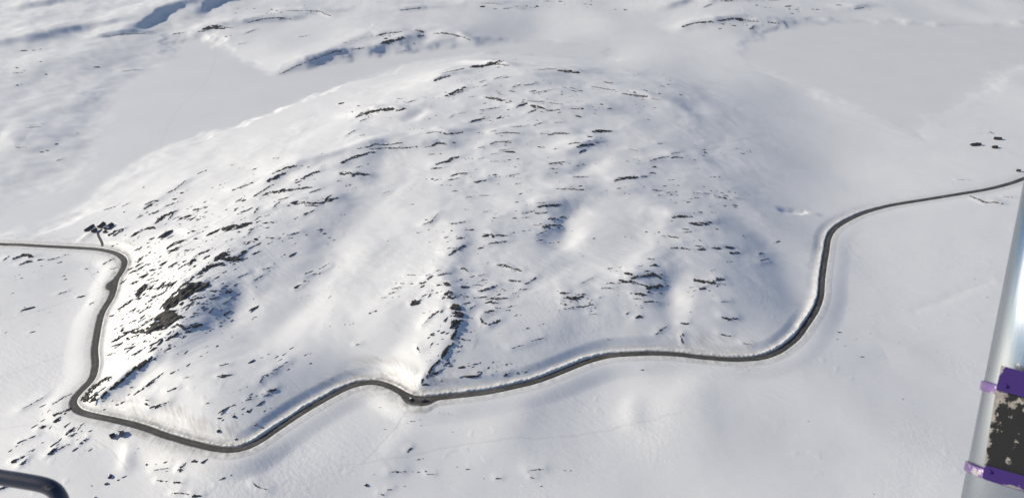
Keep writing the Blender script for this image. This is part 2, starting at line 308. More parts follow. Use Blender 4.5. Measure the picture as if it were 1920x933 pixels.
 ("at the bottom of the left snowfield", TG, [(13,1000,778,1018,775),(8,1015,760,1045,738),(7,885,833,935,838),(9,980,843,1020,847),(5,868,778,944,763),(8,968,905,1000,906),(6,1010,905,1060,912),(15,1088,918,1134,918),(6,1425,852,1455,872,1500,887)]),
]
BOULDERS = [  # label, tile, x, y, size
 ("broad boulder with a blue shaded face above the curve before the long rise", TG, 1315, 468, 19),
 ("dark boulder right of the broad blue shaded boulder", TG, 1392, 440, 15),
 ("small dark boulder between two larger ones above the road curve", TG, 1361, 458, 7),
 ("grey boulder uphill of the lowest road curve on its right", TG, 1435, 515, 14),
 ("flat speckled boulder above the lowest road curve on its left", TG, 1228, 547, 20),
 ("blue shaded boulder touching the snow bank of the lowest road curve", TG, 1325, 597, 13),
 ("large blue grey boulder alone in the snow at lower left", TG, 615, 803, 24),
 ("low wide boulder just below the large blue grey boulder", TG, 597, 847, 17),
 ("tiny black boulder left of the low wide boulder", TG, 515, 861, 7),
 ("dark boulder at the bottom edge below the low wide boulder", TG, 535, 926, 11),
 ("dark boulder with a snow drift on the shore above the cabins", TD, 808, 118, 9),
 ("square dark boulder uphill right of the farm cabins", TD, 698, 257, 9),
 ("black boulder with a white drift beside the right bend", TF, 878, 929, 13),
 ("lone black boulder uphill of the right straight", TH_, 1500, 38, 9),
 ("dark round boulder at bottom centre of the valley floor", TH_, 136, 852, 20),
 ("small upright dark boulder on the lower valley floor", TH_, 1121, 862, 9),
 ("black boulder low on the right flank above the road", TF, 42, 818, 8),
 ("single dark boulder beside the ridge with the thin ledge", TG, 740, 310, 6),
 ("small boulder half buried left of the aircraft strut", TF, 1640, 635, 5),
 ("half buried snow crusted boulder upper right on the valley floor", TI, 1237, 374, 7),
 ("half buried snow crusted boulder in the middle of the right valley floor", TI, 705, 498, 6),
 ("low snow crusted boulder near the bottom right of the valley floor", TI, 1075, 906, 7),
 ("dark boulder low on the knoll at the dark spine's foot", TE, 985, 833, 7),
 ("lone dark boulder on the far shore of the left lake", TA, 1270, 205, 9),
 ("smaller dark boulder right beside the lone far shore boulder", TA, 1298, 200, 6),
]
SMALL_AREAS = [  # clusters of small stones: photo x, y, spread x, spread y, tilt, count
 (330,560,110,90,-.75,420),(420,440,120,70,-.5,300),(300,480,70,60,-.65,120),(290,620,60,40,-.8,120),(560,350,120,50,-.35,110),(330,420,70,50,-.6,60),(260,520,45,60,-.7,80),(270,640,60,40,-.8,70),
 (900,180,150,50,-.1,140),(1050,200,120,40,.1,110),(950,280,180,45,0,130),(700,210,60,18,-.2,50),(1170,170,110,30,.2,80),(900,350,140,40,-.1,100),
 (1030,410,70,50,-.1,60),(880,450,110,40,-.2,80),(900,560,110,60,-.3,150),(840,650,50,60,-.6,70),(800,540,60,30,-.3,40),(1200,540,60,50,-.1,70),(1090,560,50,25,-.1,40),
 (1330,450,90,50,.1,80),(1330,370,80,25,.2,70),(1320,540,40,20,0,30),(930,690,90,18,-.3,50),(1200,330,90,40,.1,70),(1330,280,60,30,.15,30),
 (170,760,60,30,-.7,50),(110,810,70,40,-.7,60),(330,850,120,50,-.4,50),(460,760,70,30,-.5,50),(530,680,50,35,-.5,30),(640,600,60,30,-.4,25),(600,480,60,50,-.4,30),
 (720,80,60,14,-.2,50),(1380,45,60,10,0,30),(780,790,70,30,-.2,20),(900,890,100,20,0,18),(750,880,60,30,-.2,16),(80,500,70,25,-.3,30),(60,620,60,60,-.4,20),
 (60,130,100,40,-.1,30),(500,20,120,15,-.1,40),(1000,12,140,10,0,40),(1500,15,150,10,.1,30),(1860,247,25,4,0,10),(1640,640,60,30,-.1,12),(150,270,60,20,-.1,16),
]
# snow relief: crest or hollow lines in photo pixels, height, reach on the left and right of travel
RELIEF = [
 ([(300,640),(345,590),(380,545),(440,500)],4.5,34,26),([(372,645),(430,600),(462,560)],-3,20,20),([(440,590),(455,562)],-3,12,12),
 ([(470,650),(560,560),(640,450),(700,350),(740,300)],-6,26,26),([(790,722),(820,640),(845,580),(835,520),(860,440)],4,22,13),
 ([(700,690),(770,630),(800,560)],-2.5,16,20),([(500,340),(560,310),(640,285),(720,270),(835,272)],5.5,32,11),([(520,385),(580,372),(630,378)],3,18,8),
 ([(665,214),(760,207)],6,32,12),([(770,222),(785,212)],-5,15,12),([(970,200),(1130,206)],5,35,14),([(1060,285),(1112,268)],6,25,11),
 ([(1120,300),(1085,322)],-5,14,14),([(985,388),(1062,380)],5.5,28,12),([(1075,400),(1060,430),(1045,455)],-7,16,14),([(1240,402),(1335,422)],4,25,10),
 ([(1165,522),(1245,520)],6,26,12),([(1255,530),(1258,570)],-5,16,14),([(1280,452),(1385,466)],3,20,9),
 ([(1400,420),(1470,470),(1500,560)],-6,30,30),([(1160,165),(1250,190)],4,30,14),([(1290,195),(1320,215)],-4,25,20),([(880,120),(950,123)],6,50,14),
 ([(815,150),(872,134)],5,40,14),([(575,115),(650,82),(690,62),(740,60)],7,50,22),([(760,72),(795,58)],4,30,14),([(815,60),(860,64),(880,74)],5,50,16),
 ([(790,75),(800,62)],-5,20,20),([(1468,393),(1505,397)],-4,5,5),([(1505,399),(1530,402)],1.6,5,5),([(312,436),(330,429),(350,429),(356,437)],1.9,12,5),
 ([(330,437),(345,437)],-1.3,8,8),
 ([(95,66),(150,53),(200,48)],11,70,16),([(258,52),(300,28),(350,17)],17,80,12),([(380,18),(410,2),(460,-8)],19,90,12),([(188,68),(230,63),(272,60)],6,50,9),
 ([(370,62),(420,48)],7,50,14),([(460,43),(545,34)],9,50,12),([(535,24),(625,21)],8,40,14),([(0,82),(90,70)],10,60,18),([(60,10),(120,2)],14,90,20),
 ([(150,120),(230,105)],4,80,50),([(20,135),(110,130)],5,80,45),([(0,262),(60,258)],9,60,25),([(40,280),(110,275)],5,40,18),
 ([(1285,52),(1390,34),(1460,45)],7,50,16),([(1340,2),(1400,0)],18,60,14),([(1250,14),(1290,2)],10,60,16),([(1590,17),(1620,14)],8,50,14),
 ([(880,8),(960,14)],8,60,16),([(750,16),(800,14)],8,60,14),([(188,746),(235,712),(288,678)],3.5,8,6),([(215,760),(290,700)],-2,8,8),
 ([(722,862),(745,845),(775,822)],2.2,14,20),([(1715,582),(1760,566),(1820,540),(1852,529)],-0.5,6,5),([(1180,790),(1192,760)],1.6,8,10),
 ([(235,870),(240,840)],1.8,6,8),([(1200,512),(1240,440),(1262,400)],3,14,18),
 ([(1310,610),(1360,585)],2.5,20,14),([(180,428),(165,440),(150,452)],1.5,6,4),([(950,250),(1060,248)],3,26,10),([(790,252),(870,250)],3,24,10),
 ([(900,270),(960,268)],2,18,8),([(1110,360),(1210,352)],3,26,11),([(840,340),(910,335)],3,22,10),([(930,330),(1010,330)],3,22,10),([(1220,298),(1310,300)],3,26,11),
 ([(1040,355),(1100,358)],3,22,9),([(860,240),(720,330),(660,430)],3,26,22),([(690,330),(640,335)],2.5,12,16),([(1000,140),(1100,135)],4,40,18),([(980,170),(900,175)],-2,24,24),
 ([(1500,660),(1640,640),(1700,660)],1.5,22,22),([(1330,700),(1290,760)],2,22,18),([(1000,740),(960,790)],2,20,22),([(1700,880),(1500,800)],-1.2,26,26),
]
TRACKS = [[(403,88),(404,112),(385,155),(343,195),(320,230),(300,278)],[(0,182+622-2),(80,795),(140,812),(200,835),(240,880)],[(0,600),(70,583),(150,556),(200,535)],[(178,476),(168,505),(188,535)],
 [(0,708),(60,686),(120,664)],[(255,355),(215,390),(180,412),(140,422)],[(640,872),(740,862),(860,835),(960,823),(1040,820),(1130,808),(1280,773)],
 [(1380,122),(1480,157),(1580,197),(1660,233),(1750,268)],[(1300,150),(1400,168),(1560,212),(1700,260)],[(790,745),(700,850),(660,880)]]
ROAD = [(-700,434),(-500,438),(-330,440),(-200,447),(0,456),(33,457),(83,460.5),(150,464.5),(187,467),(213,472),(228,480),(233.5,491),(227,508),(217,524),(213,541),(207,558),(193.5,581),(187,598),(182,622),
 (177,655),(178.5,682),(172,708),(154,729),(140,745),(136.5,757),(146,769),(166,775),(200,781.5),(233,789),(267,799),(300,812),(333,822),(383,835),(417,842),(440,843.5),(467,837),
 (493,822),(520,802),(547,784),(573,767),(600,752),(640,731),(667,719.5),(693,714),(716,715.5),(740,726),(763,741),(783,747.5),(807,746),(853,740),(913,733.5),(957,725),(1007,713),
 (1057,694),(1090,681),(1130,668),(1157,663),(1207,660),(1240,660),(1280,664),(1313,669),(1363,673),(1397,672.5),(1430,668.5),(1460,657),(1480,643.5),(1497,629),(1512,608),(1529,582),(1539,555),
 (1541.5,525),(1545,498),(1550,468),(1554,445),(1566,427),(1589,412),(1620,398),(1663,386),(1713,377),(1780,366),(1847,355),(1890,344.5),(1920,334),(1960,318),(2050,290),(2250,262),(2500,240)]
# ------------------------------------------------------------------ relief, road bed and fine snow surface
def add_relief(pts, h, wl, wr, taper=True):
    P = ground([p[0] for p in pts], [p[1] for p in pts], Z0)[:, :2]
    w = window(P[:, 0], P[:, 1], 2.6 * max(wl, wr))
    x, y = X[w], Y[w]
    k = 0.30 * min(wl, wr)
    x = x + k * PN[3](x / (2.2 * wr), y / (2.2 * wr)); y = y + k * PN[4](x / (2.2 * wr), y / (2.2 * wr))
    d, side, arc = dist_poly(x, y, P)
    ww = (wl + wr) / 2 + (wr - wl) / 2 * side
    L = max(np.sqrt(((P[1:] - P[:-1]) ** 2).sum(1)).sum(), 1e-3)
    e = 0.75 + 0.25 * np.sin(np.pi * np.clip(arc / L, 0, 1))
    Z[w] += 0.80 * h * e * np.exp(-(d / ww) ** 2)
for r_ in RELIEF: add_relief(*r_)

def tile_px(tile, v):
    a = np.array(v, float).reshape(-1, 2)
    return a / 3.0 + np.array(tile, float)
OUT = []
for phrase, tile, items in ROCKS:
    for it in items:
        q_ = tile_px(tile, it[1:]); big_ = 1.3 if q_[:, 0].mean() < 560 and q_[:, 1].mean() > 330 else 1.0
        OUT.append(dict(phrase=phrase, px=q_, w=it[0] / 3.0 * big_))
for o in OUT:
    P = ground(o['px'][:, 0], o['px'][:, 1], Z0)[:, :2]
    L = np.sqrt(((P[1:] - P[:-1]) ** 2).sum(1)).sum()
    o['len'] = L
    h = min(2.2, 0.07 * L ** 0.8 + 0.05 * o['w'])
    wl, wr = min(20, 2.5 + 0.35 * L), min(9, 1.6 + 0.15 * L)
    w = window(P[:, 0], P[:, 1], 2.6 * wl)
    d, side, arc = dist_poly(X[w], Y[w], P)
    Z[w] += h * np.exp(-(d / ((wl + wr) / 2 + (wr - wl) / 2 * side)) ** 2)

# hill mask: everything the road goes round, faded out on the flats
hill_k = sstep(2, 22, Z0)
flat_k = 1 - lake_w
amp = flat_k * (0.40 + 0.60 * hill_k)
wx, wy = X + 9 * PN[5](X / 50, Y / 50), Y + 9 * PN[6](X / 50, Y / 50)
Z += amp * hill_k * 1.9 * PN[0](wx / 75, wy / 60)
Z += amp * (0.42 + 0.16 * hill_k) * PN[1](wx / 31, wy / 26)
Z += amp * (0.10 + 0.10 * hill_k) * PN[2](wx / 13, wy / 10)
far_k = 1 - sstep(900, 1500, Y)
rough = 0.35 + 0.9 * sstep(-0.2, 0.5, PN[7](X / 110, Y / 110))
u_, v_ = X * 0.85 - Y * 0.52, X * 0.52 + Y * 0.85        # wind comes from the upper left
Z += (flat_k * 0.8 + 0.2) * rough * (0.045 + 0.015 * hill_k) * PN[3](u_ / 11, v_ / 3.2)
Z += (flat_k * 0.9 + 0.1) * rough * 0.030 * PN[4](u_ / 3.4, v_ / 1.4)
Z += flat_k * (0.25 + 0.55 * hill_k) * rough * 0.08 * (1 - 2 * np.abs(PN[6](u_ / 24 + 0.3 * PN[1](X / 14, Y / 14), v_ / 7)))
lhill = flat_k * (1 - sstep(-420, -330, X + 0.28 * (Y - 900))) * sstep(720, 900, Y) * (np.hypot(X, Y) < 5000)
Z += lhill * 0.55 * (3.4 * PN[2](X / 110 + 5, Y / 90) + 2.2 * PN[3](X / 45, Y / 45) + 1.0 * PN[4](X / 24, Y / 14))
crust = flat_k * sstep(0.0, 0.5, PN[9](X / 70, Y / 70 + 3))
Z += crust * (0.055 * PN[0](u_ / 4.2, v_ / 2.4) + 0.04 * PN[1](u_ / 1.9, v_ / 1.2)) + flat_k * 0.10 * sstep(0.35, 0.6, PN[2](X / 9, Y / 9)) * sstep(0.1, 0.5, PN[3](X / 60, Y / 60))
leftk = flat_k * hill_k * (1 - sstep(-330, -210, X)) * (1 - sstep(1000, 1300, Y))
s_, t_ = X * 0.72 + Y * 0.69, -X * 0.69 + Y * 0.72        # the left flank is ribbed along its strata
Z += leftk * 0.26 * PN[8](s_ / 26, t_ / 4.5) + leftk * 0.15 * PN[9](s_ / 12, t_ / 2.2)
Z += flat_k * (1 - sstep(0, 1, (Y < 950))) * 4.0 * PN[5](X / 140, Y / 190) * sstep(950, 1300, Y) * (np.hypot(X, Y) < 6000)
Z += sstep(2600, 5000, np.hypot(X, Y)) * (60 + 90 * PN[6](X / 1500, Y / 1500))

# road bed
rp = spline(ROAD, 10)
RP = ground(rp[:, 0], rp[:, 1], Z0)
seg = np.sqrt(((RP[1:, :2] - RP[:-1, :2]) ** 2).sum(1)); cum = np.concatenate([[0], np.cumsum(seg)])
ns = int(cum[-1] / 0.8)
sv = np.linspace(0, cum[-1], ns)
def gsm(a, sig):
    k = np.exp(-0.5 * (np.arange(-3 * sig, 3 * sig + 1) / sig) ** 2); k /= k.sum()
    return np.convolve(np.pad(a, 3 * sig, mode='edge'), k, 'valid')
RX, RY, RZ = (np.interp(sv, cum, RP[:, k]) for k in range(3))
RX, RY, RZ = gsm(RX, 4), gsm(RY, 4), gsm(RZ, 36) - 0.6
tx, ty = np.gradient(RX), np.gradient(RY)
tl = np.hypot(tx, ty); tx, ty = tx / tl, ty / tl
NX, NY = -ty, tx                                       # left of travel = the hill side
rpx = np.interp(sv, cum, rp[:, 0])                      # which photo column each station came from
road_d = np.full(Z.shape, 99.0); road_s = np.zeros(Z.shape, np.int32); road_f = np.zeros(Z.shape)
for a in range(0, ns, 24):
    b = min(a + 25, ns)
    w = window(RX[a:b], RY[a:b], 34)
    x, y = X[w][..., None], Y[w][..., None]
    d2 = (x - RX[a:b:3]) ** 2 + (y - RY[a:b:3]) ** 2
    k = d2.argmin(-1); ii = a + 3 * k
    sgn = (X[w] - RX[ii]) * NX[ii] + (Y[w] - RY[ii]) * NY[ii]
    d = np.sqrt(d2.min(-1)); lon = (X[w] - RX[ii]) * tx[ii] + (Y[w] - RY[ii]) * ty[ii]
    ok = d < np.abs(road_d[w])
    d = np.maximum(np.abs(sgn), np.sqrt(np.maximum(d * d - 4.0, 0)))
    road_f[w] = np.where(ok, ii * 0.8 + np.clip(lon, -2, 2), road_f[w])
    road_d[w] = np.where(ok, np.where(sgn >= 0, d, -d), road_d[w]); road_s[w] = np.where(ok, ii, road_s[w])
ad = np.abs(road_d)
HALF = 3.0
kk = np.where(road_d > 0, 1 - sstep(3.5, 16.0, ad), 1 - sstep(3.5, 26.0, ad))
Z = Z * (1 - kk) + RZ[road_s] * kk - 0.30 * (1 - sstep(3.4, 5.5, ad))
# snow thrown by the blower: ribs and dirt either side of the road
sm = road_f
throw = np.where(road_d > 0, 1.0, 0.30) * sstep(6, 9, ad) * (1 - sstep(14, 27, ad + 5 * PN[8](sm / 22, ad / 50)))
rib = 0.6 * PN[1]((sm + 1.2 * road_d + 1.5 * PN[6](sm / 8, ad / 8)) / 3.4, ad / 9) + 0.5 * PN[7]((sm + 1.2 * road_d) / 1.5, ad / 6)
Z += throw * (0.07 * rib + 0.03 * PN[2]((sm + 0.5 * road_d) / 5, ad / 9))
px_s = rpx[road_s]
sect = np.interp(px_s, [-900, 120, 180, 230, 430, 560, 650, 720, 790, 900, 1120, 1200, 1300, 1420, 1500, 2700], [.25, .35, .2, .8, .7, .2, .6, .9, .9, .25, .1, .3, .6, .45, .2, .12])
dirt = throw * sect * np.clip(0.35 + 1.1 * rib + 0.8 * PN[4](sm / 14, road_d / 9), 0, 1) * 0.62
dirt = np.maximum(dirt, (1 - sstep(4, 9, ad)) * 0.34 * (0.4 + sect))
for (px, py, rad, st) in [(770,762,9,.6),(700,728,12,.5),(742,745,8,.55),(1395,680,13,.5),(330,838,10,.5),(360,845,10,.45),(310,800,12,.45),(165,767,6,.3),(820,735,10,.3)]:
    c = ground(px, py, Z0)[0]; w = window(c[:1], c[1:2], rad * 2.2)
    d = np.hypot(X[w] - c[0], Y[w] - c[1])
    dirt[w] = np.maximum(dirt[w], st * np.exp(-(d / rad) ** 2) * np.clip(0.55 + 0.9 * PN[2](u_[w] / 3.0, v_[w] / 1.2) + .5 * PN[0](X[w] / 6, Y[w] / 6), 0, 1))
track = np.zeros(Z.shape, np.float32)
for t in TRACKS:
    q = spline(t, 6); P = ground(q[:, 0], q[:, 1], Z0)[:, :2]
    for a in range(0, len(P) - 1, 6):
        Q = P[a:a + 7]
        w = window(Q[:, 0], Q[:, 1], 4)
        d, _, _ = dist_poly(X[w] + 1.2 * PN[0](X[w] / 9, Y[w] / 9), Y[w] + 1.2 * PN[1](X[w] / 9, Y[w] / 9), Q)
        k = 1 - sstep(0.25, 1.1 + 0.0006 * np.hypot(X[w], Y[w]), d)
        Z[w] -= 0.05 * np.maximum(k - track[w], 0); track[w] = np.maximum(track[w], k)

# ------------------------------------------------------------------ materials
def mat(name):
    m = bpy.data.materials.new(name); m.use_nodes = True
    nt = m.node_tree
    return m, nt, nt.nodes['Principled BSDF']
def node(nt, kind, **kw):
    n = nt.nodes.new(kind)
    for k, v in kw.items():
        if k in n.inputs: n.inputs[k].default_value = v
        else: setattr(n, k, v)
    return n
def ramp(nt, src, stops):
    r = nt.nodes.new('ShaderNodeValToRGB'); e = r.color_ramp.elements
    while len(e) < len(stops): e.new(0.5)
    for el, (p, c) in zip(e, stops): el.position = p; el.color = (*c, 1) if len(c) == 3 else c
    nt.links.new(src, r.inputs[0]); return r
def objco(nt): return nt.nodes.new('ShaderNodeTexCoord').outputs['Object']

def snow_material(name, base, use_attr):
    m, nt, p = mat(name); L = nt.links.new
    p.inputs['Roughness'].default_value = 0.6
    p.inputs['Specular IOR Level'].default_value = 1.0
    co = objco(nt)
    mp = node(nt, 'ShaderNodeMapping'); mp.inputs['Rotation'].default_value = (0, 0, 0.55); mp.inputs['Scale'].default_value = (0.35, 1, 1)
    L(co, mp.inputs['Vector'])
    n1 = node(nt, 'ShaderNodeTexNoise', Scale=0.9, Detail=5.0, Roughness=0.6); L(mp.outputs[0], n1.inputs['Vector'])
    bp = node(nt, 'ShaderNodeBump', Strength=0.35, Distance=0.12); L(n1.outputs[0], bp.inputs['Height']); L(bp.outputs[0], p.inputs['Normal'])
    n2 = node(nt, 'ShaderNodeTexNoise', Scale=0.012, Detail=4.0); L(co, n2.inputs['Vector'])
    r2 = ramp(nt, n2.outputs[0], [(0.35, tuple(c * 0.965 for c in base)), (0.65, base)])
    out = r2.outputs[0]
    if use_attr:
        for att, colr, mx in (('dirt', (0.30, 0.26, 0.215), 1.0), ('track', (0.60, 0.61, 0.63), 0.3)):
            a = node(nt, 'ShaderNodeAttribute', attribute_name=att)
            mul = node(nt, 'ShaderNodeMath', operation='MULTIPLY'); mul.inputs[1].default_value = mx; L(a.outputs['Fac'], mul.inputs[0])
            mix = node(nt, 'ShaderNodeMix', data_type='RGBA'); L(mul.outputs[0], mix.inputs['Factor']); L(out, mix.inputs['A']); mix.inputs['B'].default_value = (*colr, 1)
            out = mix.outputs['Result']
    L(out, p.inputs['Base Color'])
    # ice grains send light on towards the far side of the sun
    gl = node(nt, 'ShaderNodeBsdfGlossy', Roughness=0.68); gl.inputs['Color'].default_value = (0.95, 0.95, 0.95, 1); L(bp.outputs[0], gl.inputs['Normal'])
    ms = node(nt, 'ShaderNodeMixShader'); ms.inputs[0].default_value = 0.12; L(p.outputs[0], ms.inputs[1]); L(gl.outputs[0], ms.inputs[2])
    L(ms.outputs[0], nt.nodes['Material Output'].inputs['Surface'])
    return m
M = {}
M['snow'] = snow_material('snow', (0.86, 0.865, 0.88), True)
M['lake_snow'] = snow_material('lake_snow', (0.80, 0.81, 0.83), True)
M['bank'] = snow_material('bank_snow', (0.80, 0.80, 0.80), True)
M['roof_snow'] = snow_material('roof_snow', (0.87, 0.88, 0.9), False)

# ------------------------------------------------------------------ ground sheet, frozen lakes, hill
def mesh_object(name, verts, faces, material, smooth=True, parent=None, attrs=None):
    me = bpy.data.meshes.new(name)
    verts = np.asarray(verts, np.float32); faces = np.asarray(faces, np.int32)
    k = faces.shape[1]
    me.vertices.add(len(verts)); me.vertices.foreach_set('co', verts.ravel())
    me.loops.add(faces.size); me.loops.foreach_set('vertex_index', faces.ravel())
    me.polygons.add(len(faces)); me.polygons.foreach_set('loop_start', np.arange(0, faces.size, k, dtype=np.int32))
    me.update(calc_edges=True)
    me.polygons.foreach_set('use_smooth', np.full(len(faces), smooth))
    for an, av in (attrs or {}).items():
        at = me.attributes.new(an, 'FLOAT', 'POINT'); at.data.foreach_set('value', np.asarray(av, np.float32).ravel())
    me.materials.append(material)
    o = bpy.data.objects.new(name, me); COL.objects.link(o)
    if parent: o.parent = parent
    return o
idx = np.arange(NR * NT, dtype=np.int64).reshape(NR, NT)
jn = (np.arange(NT) + 1) % NT
F = np.stack([idx[:-1, :], idx[:-1, jn], idx[1:, jn], idx[1:, :]], -1).reshape(-1, 4)[:, ::-1]
lake_f = (lake_w[:-1, :] > 0.5).ravel()
hx = ground([-20,140,187,213,233,215,195,182,177,172,142,170,300,420,520,640,716,763,853,957,1057,1130,1280,1397,1480,1525,1543,1560,1500,1430,1330,1150,950,800,640,500,380,300,240,150],
            [500,468,466,472,491,541,585,630,670,708,750,776,808,838,800,731,716,740,740,725,694,668,664,672,643,580,500,430,300,210,150,118,105,115,170,225,262,285,330,410], Z0)[:, :2][1:]
hill_f = (inside_poly(X[:-1, :], Y[:-1, :], hx).ravel()) & ~lake_f
def ground_piece(name, sel, m):
    f = F[sel]; u, inv = np.unique(f, return_inverse=True)
    V = np.stack([X.ravel()[u], Y.ravel()[u], Z.ravel()[u]], -1)
    o = mesh_object(name, V, inv.reshape(-1, 4), m, attrs={'dirt': dirt.ravel()[u], 'track': track.ravel()[u]})
    o['kind'] = 'structure'
    return o
ground_piece('ground', ~(lake_f | hill_f), M['snow'])
ground_piece('frozen_lake', lake_f, M['lake_snow'])
ground_piece('hill', hill_f, M['snow'])

# ------------------------------------------------------------------ road and its snow banks
m, nt, p = mat('asphalt'); M['asphalt'] = m
co = objco(nt); n1 = node(nt, 'ShaderNodeTexNoise', Scale=0.35, Detail=6.0); nt.links.new(co, n1.inputs['Vector'])
a = node(nt, 'ShaderNodeAttribute', attribute_name='slush')
r1 = ramp(nt, n1.outputs[0], [(0.3, (0.040, 0.038, 0.036)), (0.7, (0.068, 0.065, 0.060))])
mx = node(nt, 'ShaderNodeMix', data_type='RGBA'); nt.links.new(a.outputs['Fac'], mx.inputs['Factor']); nt.links.new(r1.outputs[0], mx.inputs['A']); mx.inputs['B'].default_value = (0.26, 0.25, 0.25, 1)
nt.links.new(mx.outputs['Result'], p.inputs['Base Color']); p.inputs['Roughness'].default_value = 0.75
def ribbon(name, offs, zfun, material, i0=0, i1=None, attr=None, aname='dirt'):
    i1 = ns if i1 is None else i1
    ii = np.arange(i0, i1); offs = np.asarray(offs, float)
    oo = offs[None] + 0 * RX[ii, None]
    if offs.min() < -0.5:                                  # lay-bys widen the valley side
        wide = 5.6 * pull[ii] + 5.0 * pull2[ii]
        oo = oo - wide * np.clip(-offs / HALF, 0, 1)[None]
    x = RX[ii, None] + NX[ii, None] * oo; y = RY[ii, None] + NY[ii, None] * oo
    z = zfun(ii, offs, x, y)
    n, k = x.shape
    g = np.arange(n * k).reshape(n, k)
    f = np.stack([g[:-1, :-1], g[1:, :-1], g[1:, 1:], g[:-1, 1:]], -1).reshape(-1, 4)
    if offs[0] < offs[-1]: f = f[:, ::-1]
    at = {aname: attr(ii, offs, x, y)} if attr else None
    return mesh_object(name, np.stack([x, y, z], -1).reshape(-1, 3), f, material, attrs=at)
pull = np.exp(-((rpx - 788) / 26.0) ** 4)[:, None]        # lay-by in the middle bend
rpy = np.interp(sv, cum, rp[:, 1])
pull2 = (np.exp(-((rpy - 533) / 8.0) ** 4) * (rpx < 230))[:, None]
def road_z(ii, o, x, y): return RZ[ii, None] + 0.02 - 0.02 * np.abs(o) / 3.5 + 0 * x
def slush(ii, o, x, y):
    e = np.abs(o[None] + 0 * x)
    return np.clip(sstep(1.9, 3.2, e) * (0.55 + 1.3 * PN[5](x / 3.3, y / 3.3)) + (0.16 + 0.3 * PN[6](x / 9, y / 9)) * np.exp(-((e - 0.15) / .45) ** 2) + 0.16 * (e < 2.3) * sstep(0.1, 0.6, PN[7](x / 25, y / 25) + 0.3 * PN[8](x / 4, y / 4)), 0, 1)
rd = ribbon('road', [-3.5, -3.0, -2.7, -2.3, -1.9, -1.5, -1.1, -0.7, -0.3, 0, 0.3, 0.7, 1.1, 1.5, 1.9, 2.3, 2.7, 3.0, 3.5], road_z, M['asphalt'], attr=slush, aname='slush')
rd['kind'] = 'structure'
wall_h = np.interp(rpx, [-900, 150, 230, 235, 300, 420, 480, 560, 680, 760, 800, 900, 1000, 1090, 1150, 1300, 1400, 1480, 1530, 1545, 1580, 1650, 2700],
                   [0.5, 0.5, 0.6, 0.9, 1.2, 1.5, 2.4, 2.5, 1.3, 1.1, 1.6, 2.1, 2.7, 2.9, 1.5, 1.3, 1.6, 2.8, 2.8, 1.5, 1.3, 0.5, 0.4])
T_IN = np.array([-0.25, 0.0, 0.12, 0.3, 0.55, 0.8, 1.1, 1.5, 2.0, 2.6, 3.3, 4.1, 5.0, 6.0, 7.0])
HP = np.interp(T_IN, [-0.25, 0.0, 0.12, 0.3, 0.55, 0.8, 1.1, 1.5, 2.3, 3.6, 5.2, 7.0], [-0.05, 0.02, 0.35, 0.62, 0.84, 0.97, 1.0, 0.97, 0.75, 0.42, 0.08, -0.05])
def bank(side):
    def zf(ii, offs, x, y):
        t = np.abs(offs) - HALF
        zt = look(Z, x, y); s = sv[ii][:, None]
        k = sstep(0.5, 6.0, t)[None]
        hh = 0.72 * (wall_h[ii][:, None] if side > 0 else (0.12 + 0.11 * wall_h[ii][:, None]) * (0.55 + 1.3 * np.clip(0.4 + PN[7](s / 5.5, s * 0 + 2), 0, 1)) * (1 - 0.6 * pull[ii]))
        # vertical cuts left by the snow blower
        blk = np.sin(s * 2 * np.pi / 4.6 + 2.5 * PN[0](s / 30, s * 0)) + 0.6 * PN[1](s / 1.6, s * 0 + 5)
        notch = 1 - 0.30 * sstep(0.15, 0.55, blk) * (side > 0) * np.exp(-(t[None] / 1.5) ** 2)
        hh = hh * notch * (1 + 0.38 * PN[2](s / 7.0, t[None] / 4) + 0.22 * PN[3](s / 2.3, t[None] / 1.1) + 0.25 * PN[6](s / 17, s * 0))
        z = (RZ[ii][:, None] * (1 - k) + (zt + 0.06) * k) + HP[None] * hh
        z[:, -1] = zt[:, -1] - 0.08; z[:, 0] = RZ[ii] - 0.15
        return z
    offs = side * (HALF + T_IN)
    def df(ii, offs, x, y):
        t = (np.abs(offs) - HALF)[None]; s = sv[ii][:, None]; dsec = np.interp(rpx[ii], [-900, 120, 180, 230, 430, 560, 650, 720, 790, 900, 1120, 1200, 1300, 1420, 1500, 2700], [.3, .4, .3, .8, .7, .2, .6, .9, .8, .2, .1, .4, .6, .45, .2, .12])[:, None]
        return np.clip(dsec * (0.55 + 0.7 * PN[4](s / 2.2, t / 5) + 0.5 * PN[5](s / 9, t / 3)) * np.interp(t, [0, 1, 10], [1, .8, .55]) + 0.35 * (t < 0.2), 0, 0.85)
    b = ribbon('snow_bank', offs, zf, M['bank'], attr=df)
    b['kind'] = 'structure'
bank(1); bank(-1)
